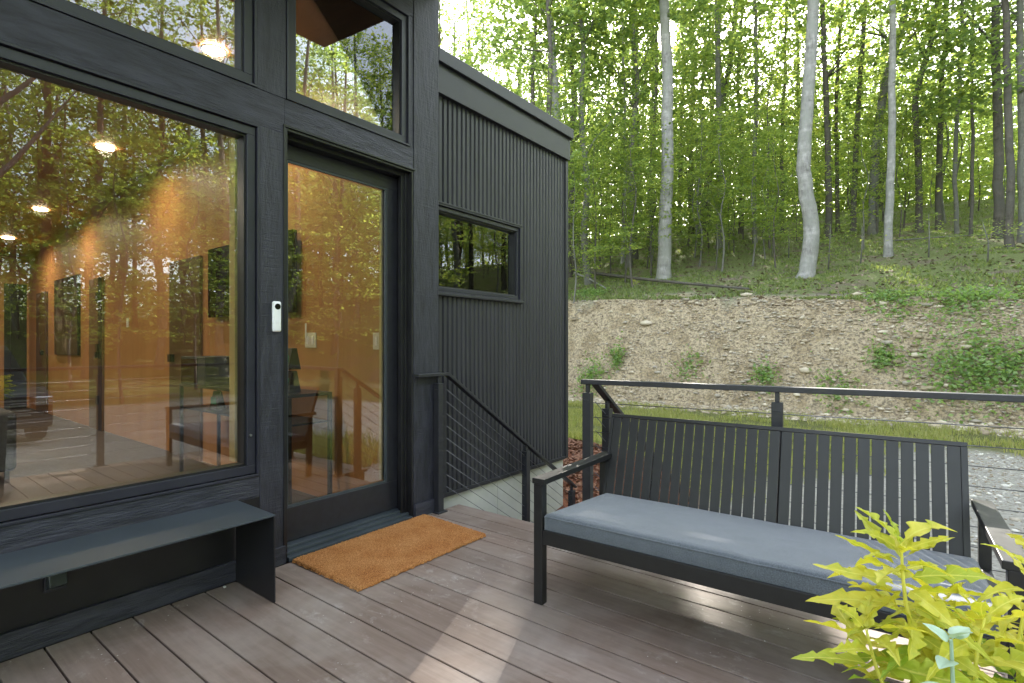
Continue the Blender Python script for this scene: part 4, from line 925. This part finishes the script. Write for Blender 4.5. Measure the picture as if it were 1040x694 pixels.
# ------------------------------------------------------------------ parked car on the drive (mirrored in the glass)
t = thing('parked_car', 'dark grey parked SUV on the gravel drive, its grille mirrored in the large window', 'car', (9.5, 1.62, hz(10, 1.6)+.0), 0)
cp = simple('dark_grey_car_paint', (.02,.023,.026), (.025,.028,.032), .25, 3, bs=0)
def prof(mb, pr, ya, yb, tuck=0):
    n = len(pr); vs = [(x, ya+tuck*max(0, z-1.0), z) for x, z in pr]+[(x, yb-tuck*max(0, z-1.0), z) for x, z in pr]
    mb.add(vs, [tuple(range(n)), tuple(reversed(range(n, 2*n)))]+[(k, k+n, (k+1)%n+n, (k+1)%n) for k in range(n)])
f = MB(); prof(f, [(0.0,.35),(4.6,.35),(4.68,.6),(4.62,1.05),(4.0,1.08),(1.35,1.08),(.35,1.0),(.02,.86)], -.92, .92); bd = f.build('body', cp, t, bevel=.06, smooth=False, seg=3)
f = MB(); prof(f, [(1.25,1.07),(4.45,1.07),(4.25,1.62),(3.6,1.72),(2.3,1.72),(1.95,1.64)], -.82, .82, .22); f.build('windows', M['tv'], t, bevel=.04)
f = MB(); prof(f, [(2.0,1.655),(4.28,1.655),(3.6,1.75),(2.3,1.75)], -.66, .66); f.build('roof', cp, t, bevel=.02)
gr_ = MB(); gr_.box(-.025, .0, -.62, .62, .50, .86); gri = gr_.build('grille', M['black'], t)
f = MB()
for k in range(4): f.box(-.045, -.026, -.60, .60, .53+k*.085, .56+k*.085)
f.build('slat', M['chrome'], gri)
for s_ in (-1, 1): MB().box(-.04, .05, s_*.78-.13, s_*.78+.13, .70, .86).build('headlight', M['chrome'], t, bevel=.02)
MB().box(-.06, .08, -.90, .90, .32, .48).build('bumper', M['metal'], t, bevel=.03)
for xx in (.85, 3.75):
    for s_ in (-1, 1):
        wh = MB().disc((xx, s_*.83, .36), .36, (0,1,0), .24, 32).build('wheel', M['black'], t, bevel=.03, smooth=False); MB().disc((xx, s_*.955, .36), .22, (0,1,0), .02, 20).build('rim', M['chrome'], wh)
# ------------------------------------------------------------------ plants in the foreground planter
def leaf(mb, base, dr_, up, Ln, Wd, droop=.35, lobes=4, fold=.25, twist=0, n=34):
    base, dr_, up = Vector(base), Vector(dr_).normalized(), Vector(up); side = dr_.cross(up).normalized(); up = side.cross(dr_).normalized()
    side = (Matrix.Rotation(twist, 3, dr_) @ side); up = (Matrix.Rotation(twist, 3, dr_) @ up); i0 = len(mb.v); k0 = random.random()
    if not hasattr(mb, 'at'): mb.at = []
    CL = (-1, -.66, -.33, 0, .33, .66, 1); nc = 7; ph = random.uniform(0, 6); bend = random.uniform(-.25, .25)
    for k in range(n+1):
        s = k/n; c = base+dr_*(s*Ln)+Vector((0,0,-1))*(droop*s*s*Ln)+side*(bend*s*s*Ln)
        env = (math.sin(math.pi*min(1, s**.72))**.9) if s > .14 else .05
        saw = ((s*lobes+k0*.3) % 1.0); wl = Wd*env*(1.0-.58*saw**1.2*(1 if s < .85 else .4)) if lobes else Wd*env
        saw2 = ((s*lobes+k0*.3+.25) % 1.0); wr = Wd*env*(1.0-.58*saw2**1.2*(1 if s < .85 else .4)) if lobes else Wd*env
        for q in CL:
            w_ = wl if q < 0 else wr; ab = abs(q)
            z_ = fold*w_*(1.9*ab-1.1*ab*ab)+(.22 if lobes else .03)*Wd*ab*math.sin(s*17+ph+(2 if q > 0 else 0))*env
            mb.v.append(tuple(c+side*(q*w_)+up*z_+(dr_*(.45*Wd*env*ab) if lobes else Vector((0,0,0))))); mb.at.append((q, s))
    for k in range(n):
        for j in range(nc-1):
            a = i0+k*nc+j; mb.f.append((a, a+1, a+nc+1, a+nc)); mb.mi.append(mb.cur)
def leaf_attrs(o, mb):
    for i_, nme in enumerate(('across', 'along')):
        a_ = o.data.attributes.new(nme, 'FLOAT', 'POINT'); a_.data.foreach_set('value', np.array([t[i_] for t in mb.at], np.float32))
def at_d(px, py, d): return at(px, py, d)
pc = at(930, 694, .62); pc = Vector((pc.x, pc.y, 0))
pl = thing('planter', 'tall dark planter holding the lime foliage, below the picture edge', 'planter', (pc.x+.05, pc.y-.06, 0))
prf = [(.12,.0005),(.13,.02),(.155,.64),(.165,.65),(.165,.68),(.150,.68),(.146,.64)]
f = MB(); n = 32
for r_, z_ in prf:
    for q in range(n): f.v.append((r_*math.cos(2*math.pi*q/n), r_*math.sin(2*math.pi*q/n), z_))
for k in range(len(prf)-1):
    for q in range(n): f.f.append((k*n+q, k*n+(q+1)%n, (k+1)*n+(q+1)%n, (k+1)*n+q)); f.mi.append(0)
f.f.append(tuple(reversed(range(n)))); f.mi.append(0)
f.build('pot', M['fabric_dark'], pl, smooth=True); MB().disc((0,0,.63), .1475, (0,0,1), .02, 32).build('soil', M['darkbark'], pl)
def limeplant(label, tipx, tipy, d, basepx, nl, seed, ln=(.07,.108), name='plant'):
    random.seed(seed); top = at(tipx, tipy, d); b0 = at(basepx, 694, d); b0.z = .64
    b0.x = pc.x+.05+(b0.x-pc.x-.05)*.4; b0.y = pc.y-.06+(b0.y-pc.y+.06)*.4
    t = thing(name, label, 'plant', b0, 0, 'lime foliage plants in the planter'); rel = top-b0
    path = smooth_path([Vector((0,0,0)), rel*.35+Vector((.01,0,.01)), rel*.72+Vector((-.005,.005,0)), rel], 12)
    MB().tube(path, [.0045-.0003*k for k in range(12)], 7).build('stem', M['limedark'], t, smooth=True)
    f = MB(); g2 = MB()
    for k in range(nl):
        s = .30+.70*(k/(nl-1))**.75; i_ = min(10, int(s*11)); p = path[i_].lerp(path[i_+1], s*11-i_)
        a = k*2.4+random.uniform(-.3,.3); el = -.05+.95*max(0, s-.72)/.28*random.uniform(.5,1.1)+random.uniform(-.1,.25)
        l_ = random.uniform(*ln)*(1 if s < .85 else .72)
        tgt = f if s > .50+random.uniform(-.12,.12) else g2
        leaf(tgt, p, (math.cos(a)*math.cos(el), math.sin(a)*math.cos(el), math.sin(el)), (0,0,1), l_, l_*random.uniform(.115,.165), random.uniform(.0,.5), random.choice([3,4,4,5]), random.uniform(.1,.6), random.uniform(-.9,.9))
    leaf_attrs(f.build('foliage', M['lime'], t, smooth=True), f)
    if g2.v: leaf_attrs(g2.build('lower_foliage', M['limedark'], t, smooth=True), g2)
    return t
limeplant('tallest lime yellow plant with jagged leaves, in front of the sofa cushion', 915, 552, 0.620, 930, 52, 3)
limeplant('lime plant leaning out at the right edge of the picture', 1058, 575, 0.620, 1010, 36, 4)
limeplant('shorter lime plant low in front at the bottom edge', 880, 640, 0.589, 920, 22, 5)
limeplant('greener lime plant at the bottom right corner', 1000, 628, 0.574, 985, 30, 6)
limeplant('lime shoot just right of the tallest plant', 955, 612, 0.651, 950, 26, 8)
random.seed(9); top = at(966, 650, .51); t = thing('sprig', 'pale blue green sprig with smooth rounded leaves among the lime foliage', 'plant', (top.x, top.y, .64))
MB().tube([(0,0,0), (.004,0,.12), (0,0,top.z-.64)], [.003,.0025,.0015], 6).build('stem', M['pale_leaf'], t); f = MB()
for a, el, z_ in ((.8,.5,0),(2.9,.7,-.005),(4.4,.3,-.02),(5.6,.9,.0),(3.4,.1,-.05),(.2,.1,-.055)): leaf(f, (0,0,top.z-.64+z_), (math.cos(a)*math.cos(el), math.sin(a)*math.cos(el), math.sin(el)), (0,0,1), .030, .0085, .25, 0, .3)
f.build('foliage', M['pale_leaf'], t, smooth=True)

# ------------------------------------------------------------------ light, camera
w = bpy.data.worlds.new('World'); S.world = w; w.use_nodes = True; nt = w.node_tree
sk = N(nt, 'ShaderNodeTexSky', sky_type='NISHITA'); sk.sun_disc = False; sk.sun_elevation = R(31); sk.sun_rotation = math.atan2(SUNV.x, SUNV.y) % (2*math.pi)
sk.air_density = 1.2; sk.dust_density = 2.0
hs = N(nt, 'ShaderNodeHueSaturation', i_Saturation=.46); L(nt, sk.outputs[0], hs.inputs['Color']); L(nt, hs.outputs[0], nt.nodes['Background'].inputs[0]); nt.nodes['Background'].inputs[1].default_value = .15
sl = bpy.data.lights.new('sun', 'SUN'); sl.energy = 2.8; sl.angle = R(.5); sl.color = (1, .93, .82)
so = bpy.data.objects.new('sun', sl); C.objects.link(so); so.rotation_euler = SUNV.to_track_quat('Z', 'Y').to_euler()
cam = bpy.data.cameras.new('camera'); co = bpy.data.objects.new('camera', cam); C.objects.link(co); S.camera = co
co.location = (D, 0, H); co.rotation_euler = (R(90), 0, A)
cam.lens = 36*F/1040; cam.sensor_width = 36; cam.shift_y = (CY-347)/1040; cam.clip_end = 2000; cam.clip_start = .05
S.view_settings.view_transform = 'Standard'; S.view_settings.look = 'None'; S.view_settings.exposure = 3.0; S.view_settings.gamma = 1
S.cycles.max_bounces = 8; S.cycles.transparent_max_bounces = 16; S.cycles.diffuse_bounces = 4; S.cycles.transmission_bounces = 6
S.cycles.use_adaptive_sampling = True; S.cycles.sample_clamp_indirect = 6
